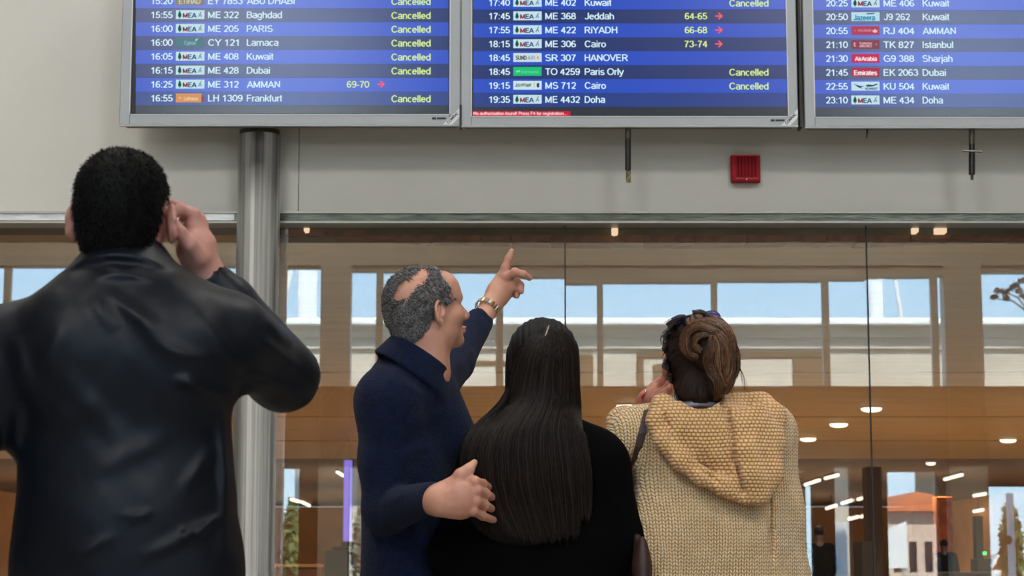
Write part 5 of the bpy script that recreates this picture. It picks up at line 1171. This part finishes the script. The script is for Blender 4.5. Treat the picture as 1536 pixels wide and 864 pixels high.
# hair: base, swept strands, loop of the knot, loose locks
base4 = place([Ell((0, -.012, .030), (.084, .102, .088), k=.02), Ell((0, -.045, -.025), (.074, .06, .07), k=.03)], R4, c4, 1.0)
knot = [Ell(P(1066, 512, 4.955), (.060, .045, .060), k=.03), Ell(P(1080, 548, 4.955), (.040, .040, .075), k=.03), Ell(P(1050, 585, 5.0), (.060, .045, .045), k=.03)]
hb4 = sdf_obj('hair', base4 + knot + [Ell(c4 + [0, .115, -.05], (.075, .07, .10), k=.02, sub=True)], K_br, t4, .0042, lambda p: .002 * wav(p, 81, 120))
hullH = base4 + knot
def lock_paths(n, ctrl, spread, K=14, lift=.004, lean=None):
    """n strands following control points (px, py) over the hair hull, with a spread in pixels per control point"""
    c = np.array(ctrl, float); m = len(c); tt = np.linspace(0, m - 1, K); i0 = np.clip(tt.astype(int), 0, m - 2); f = (tt - i0)
    def cr(i): return c[np.clip(i, 0, m - 1)]
    p0, p1, p2, p3 = cr(i0 - 1), cr(i0), cr(i0 + 1), cr(i0 + 2); f = f[:, None]
    base = .5 * ((2 * p1) + (-p0 + p2) * f + (2 * p0 - 5 * p1 + 4 * p2 - p3) * f ** 2 + (-p0 + 3 * p1 - 3 * p2 + p3) * f ** 3)
    sp = np.interp(tt, range(m), spread); tg = np.gradient(base, axis=0); tg /= np.linalg.norm(tg, axis=1)[:, None] + 1e-9; nr = np.stack([-tg[:, 1], tg[:, 0]], 1)
    a = RNG.normal(size=(n, 1)).clip(-1.8, 1.8); q = base[None] + nr[None] * (a * sp[None, :])[..., None] + RNG.normal(size=(n, 1, 2)) * .9 + (1.3 * np.sin(tt[None, :] * (2 + 2 * RNG.random((n, 1))) + 6.3 * RNG.random((n, 1))))[..., None] * nr[None]
    pp, ok = trace(hullH, q[..., 0].ravel(), q[..., 1].ravel(), 4.84); pp = pp.reshape(n, K, 3); ok = ok.reshape(n, K)
    ym = np.where(ok, pp[..., 1], np.nan); fill = np.nanmean(ym) if ok.any() else 4.97
    for k in range(K):
        bad = np.isnan(ym[:, k]); ym[bad, k] = ym[bad, k - 1] if k else fill
    ym = np.where(np.isnan(ym), fill, ym)
    yy_ = ym - lift * (.4 + np.sqrt(np.clip(1 - (a / 1.9) ** 2, 0, 1))) - .004 * RNG.random((n, 1)); dx = (q[..., 0] - 768) / F; dy = (432 - q[..., 1]) / F; tq = yy_ / (CT - dy * ST)
    return np.stack([dx * tq, yy_, HC + (ST + dy * CT) * tq], 2)
swept = []
for (ctrl, sp, n, li) in [([(1004, 492), (1020, 482), (1045, 486), (1062, 498)], (4, 4, 4, 3), 160, .003), ([(1001, 510), (1012, 498), (1036, 497), (1058, 503)], (4, 5, 4, 3), 160, .003), ([(1000, 530), (1010, 520), (1030, 512), (1050, 510)], (5, 5, 5, 4), 160, .003),
                         ([(1001, 555), (1008, 545), (1025, 532), (1042, 525)], (5, 6, 5, 4), 160, .003), ([(1008, 575), (1015, 565), (1028, 553), (1040, 545)], (6, 6, 5, 4), 150, .003), ([(1030, 600), (1028, 585), (1035, 570), (1045, 555)], (8, 8, 6, 5), 170, .003),
                         ([(1055, 604), (1052, 590), (1052, 575), (1056, 560)], (7, 7, 6, 5), 150, .003), ([(1040, 474), (1052, 474), (1062, 480), (1068, 490)], (4, 4, 3, 3), 120, .003)]:
    swept.append(lock_paths(n, ctrl, sp, 14, li))
strands('swept_strands', np.concatenate(swept), .0009, .0006, K_brd, hb4)
locks = []
for (ctrl, sp, n, li) in [([(1072, 497), (1052, 489), (1033, 498), (1027, 515), (1033, 532), (1046, 536)], (2.5, 3.5, 4, 4, 3, 2), 150, .022), ([(1074, 500), (1056, 500), (1044, 506), (1040, 518), (1050, 528)], (2, 3, 3, 3, 2), 110, .016),
                         ([(1060, 478), (1078, 484), (1092, 500), (1100, 525), (1100, 550)], (3, 4, 4, 4, 3), 160, .012), ([(1068, 498), (1084, 505), (1092, 525), (1094, 550), (1086, 578)], (3, 4, 4, 4, 3), 170, .012),
                         ([(1070, 500), (1078, 518), (1078, 540), (1082, 562), (1090, 580)], (3, 4, 4, 4, 3), 150, .014), ([(1068, 505), (1066, 525), (1064, 545), (1072, 565), (1080, 590), (1077, 606)], (2, 3, 3, 3, 3, 2), 120, .016),
                         ([(1062, 520), (1058, 535), (1062, 555), (1074, 575), (1074, 600)], (2, 2, 2, 2, 2), 60, .018), ([(1030, 482), (1046, 478), (1064, 484), (1076, 496)], (3, 3, 3, 2), 100, .008),
                         ([(1096, 510), (1104, 530), (1105, 552), (1096, 574), (1088, 590)], (2, 2.5, 2.5, 2, 2), 90, .006)]:
    locks.append(lock_paths(n, ctrl, sp, 16, li))
strands('loose_locks', np.concatenate(locks), .0010, .0006, K_brs, hb4)
wisps = []
for ctrl in [[(1004, 494), (995, 500), (993, 512), (998, 524), (1003, 536)], [(1003, 500), (998, 506), (996, 518), (999, 530), (1004, 545)], [(1000, 520), (996, 535), (1002, 550), (1003, 562)], [(1100, 538), (1108, 550), (1114, 565), (1118, 584)], [(1058, 585), (1060, 598), (1054, 608), (1048, 606)], [(1092, 560), (1098, 575), (1094, 590)]]:
    w_ = lock_paths(7, ctrl, [1.0] * len(ctrl), 14, .004); wisps.append(w_)
strands('wisps', np.concatenate(wisps), .0006, .0004, K_brd, hb4)['kind'] = 'stuff'
# sunglasses pushed up on the head
K_lens = mat('violet_lens', srgb(80, 74, 140), rough=.12, coat=.5); K_frame = mat('black_frame', srgb(12, 12, 16), rough=.3)
sg = bpy.data.objects.new('sunglasses', None); scene.collection.objects.link(sg); sg.parent = t4; sg.location = Vector(P(1030, 478, 5.02).tolist()) - wloc(t4); sg['label'] = 'dark sunglasses pushed up on the hair'
for (cx_, cy_, w2, r_) in [(1019, 480, 17, -16), (1068, 474, 16, 10)]:
    Rl = rotm(0, 28, r_); cc = P(cx_, cy_, 5.00 if cx_ < 1040 else 5.06)
    fr_ = sdf_obj('lens_frame', [Ell(cc, (.024, .004, .015), Rl, k=.004), Ell(cc + [0, -.005, 0], (.021, .008, .012), Rl, k=.002, sub=True)], K_frame, sg, .0022)
    sdf_obj('lens', [Ell(cc, (.0225, .0045, .0135), Rl, k=.004)], K_lens, sg, .0022)
MB().tube([P(1031, 476, 5.05), P(1042, 472.5, 5.05), P(1054, 475, 5.05)], .0028, 8).build('bridge', K_frame, sg, True)
MB().tube([P(1005, 484, 5.04), P(1003, 492, 5.02), P(1006, 502, 5.0)], .0018, 8).build('temple_arm', K_frame, sg, True)
MB().tube([P(1080, 480, 5.04), P(1094, 490, 4.99), P(1100, 502, 4.97)], .0024, 8).build('temple_arm', K_frame, sg, True)
# ring
rc = P(967, 594, 5.28); K_ring = mat('red_stone', srgb(170, 20, 30), rough=.15); K_rg = mat('gold_ring', srgb(220, 190, 140), rough=.2, metal=.9)
o = MB().tube([rc + [-.001, -.01, .006], rc + [-.006, -.012, 0], rc + [-.008, -.012, -.008]], .0028, 8).build('bracelet', K_ring, t4, True)
MB().tube([P(965, 592, 5.27), P(968, 588, 5.27), P(970, 584, 5.27)], .002, 8).build('ring', K_rg, t4, True)
# shoulder strap and bag (things of their own)
stt = empty('shoulder_bag', tuple(P(958, 860, 4.93) * [1, 1, 1]), 'dark brown leather bag hanging by a strap on the knitted sweater', 'bag')
sp_pts, sok = trace(swt, [972, 968, 963, 958, 953, 949, 947, 948, 952], [614, 630, 650, 670, 690, 710, 740, 775, 805], 4.80)
V = []; Fc = []
for i, p in enumerate(sp_pts):
    wv = .0105; p = p - [0, .004, 0]
    V += [p + [-wv, 0, -.002], p + [wv, 0, .002], p + [wv, .006, .002], p + [-wv, .006, -.002]]
for i in range(len(sp_pts) - 1):
    for k in range(4): Fc.append((i * 4 + k, i * 4 + (k + 1) % 4, i * 4 + 4 + (k + 1) % 4, i * 4 + 4 + k))
Fc += [(3, 2, 1, 0), tuple(len(V) - 4 + k for k in range(4))]
mesh_obj('strap', V, Fc, K_leather, stt)
sdf_obj('bag_body', [Ell(P(964, 872, 4.87), (.022, .030, .11), k=.02), Cap(P(956, 806, 4.915), P(962, 850, 4.885), .010, .016, k=.03)], K_leather, stt, .006)
legs(t4, P(1062, 800, 5.06)[0], 5.06, .88, K_jeans)

# ================================================================ far figures in the hall
def far_person(px_, ytop, Y, lab, seated=False, m=K_black, yaw=0):
    top = P(px_, ytop, Y); hgt = top[2]; x = top[0]
    t = empty('person', (float(x), Y, 0), lab, 'person'); s = hgt / 1.72; B = np.array([x, Y, 0.0])
    R = rotm(yaw); hd = place(head_prims(), R, B + [0, 0, (1.72 - .125) * s], s)
    bd = hd + [Cap(B + np.array([-.17, 0, 1.38]) * s, B + np.array([.17, 0, 1.38]) * s, .06 * s, k=.05), Ell(B + np.array([0, 0, 1.15]) * s, np.array([.16, .11, .28]) * s, k=.05)]
    for q in (-1, 1):
        e_ = B + np.array([q * .24, .02, 1.08]) * s; w__ = B + np.array([q * .20, .14, .90]) * s
        bd += [Cap(B + np.array([q * .19, 0, 1.36]) * s, e_, .05 * s, .042 * s, k=.03), Cap(e_, w__, .04 * s, .028 * s, k=.02), Cap(w__, w__ + np.array([0, .03, -.09]) * s, .028 * s, .02 * s, k=.02)]
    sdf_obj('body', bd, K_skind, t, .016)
    sdf_obj('hair', place([Ell((0, -.016, .042), (.085, .105, .088), k=.02), Ell((0, .10, -.04), (.09, .05, .09), k=.03, sub=True)], R, B + [0, 0, (1.72 - .125) * s], s), K_hair1, t, .014)
    jc = [Cap(B + np.array([-.17, 0, 1.38]) * s, B + np.array([.17, 0, 1.38]) * s, .085 * s, k=.05), Ell(B + np.array([0, 0, 1.12]) * s, np.array([.20, .14, .32]) * s, k=.05)]
    for q in (-1, 1): jc += [Cap(B + np.array([q * .20, 0, 1.36]) * s, B + np.array([q * .25, .02, 1.08]) * s, .066 * s, .056 * s, k=.03), Cap(B + np.array([q * .25, .02, 1.08]) * s, B + np.array([q * .205, .13, .93]) * s, .054 * s, .044 * s, k=.02)]
    sdf_obj('jacket', jc, m, t, .016)
    legs(t, x, Y, .92 * s, K_trous); return t
far_person(1228, 789, 30, 'dark silhouetted figure beyond the glass, right of the knitted sleeve')
far_person(1416, 809, 36, 'dark silhouetted figure beyond the glass, before the orange pillar', yaw=30)
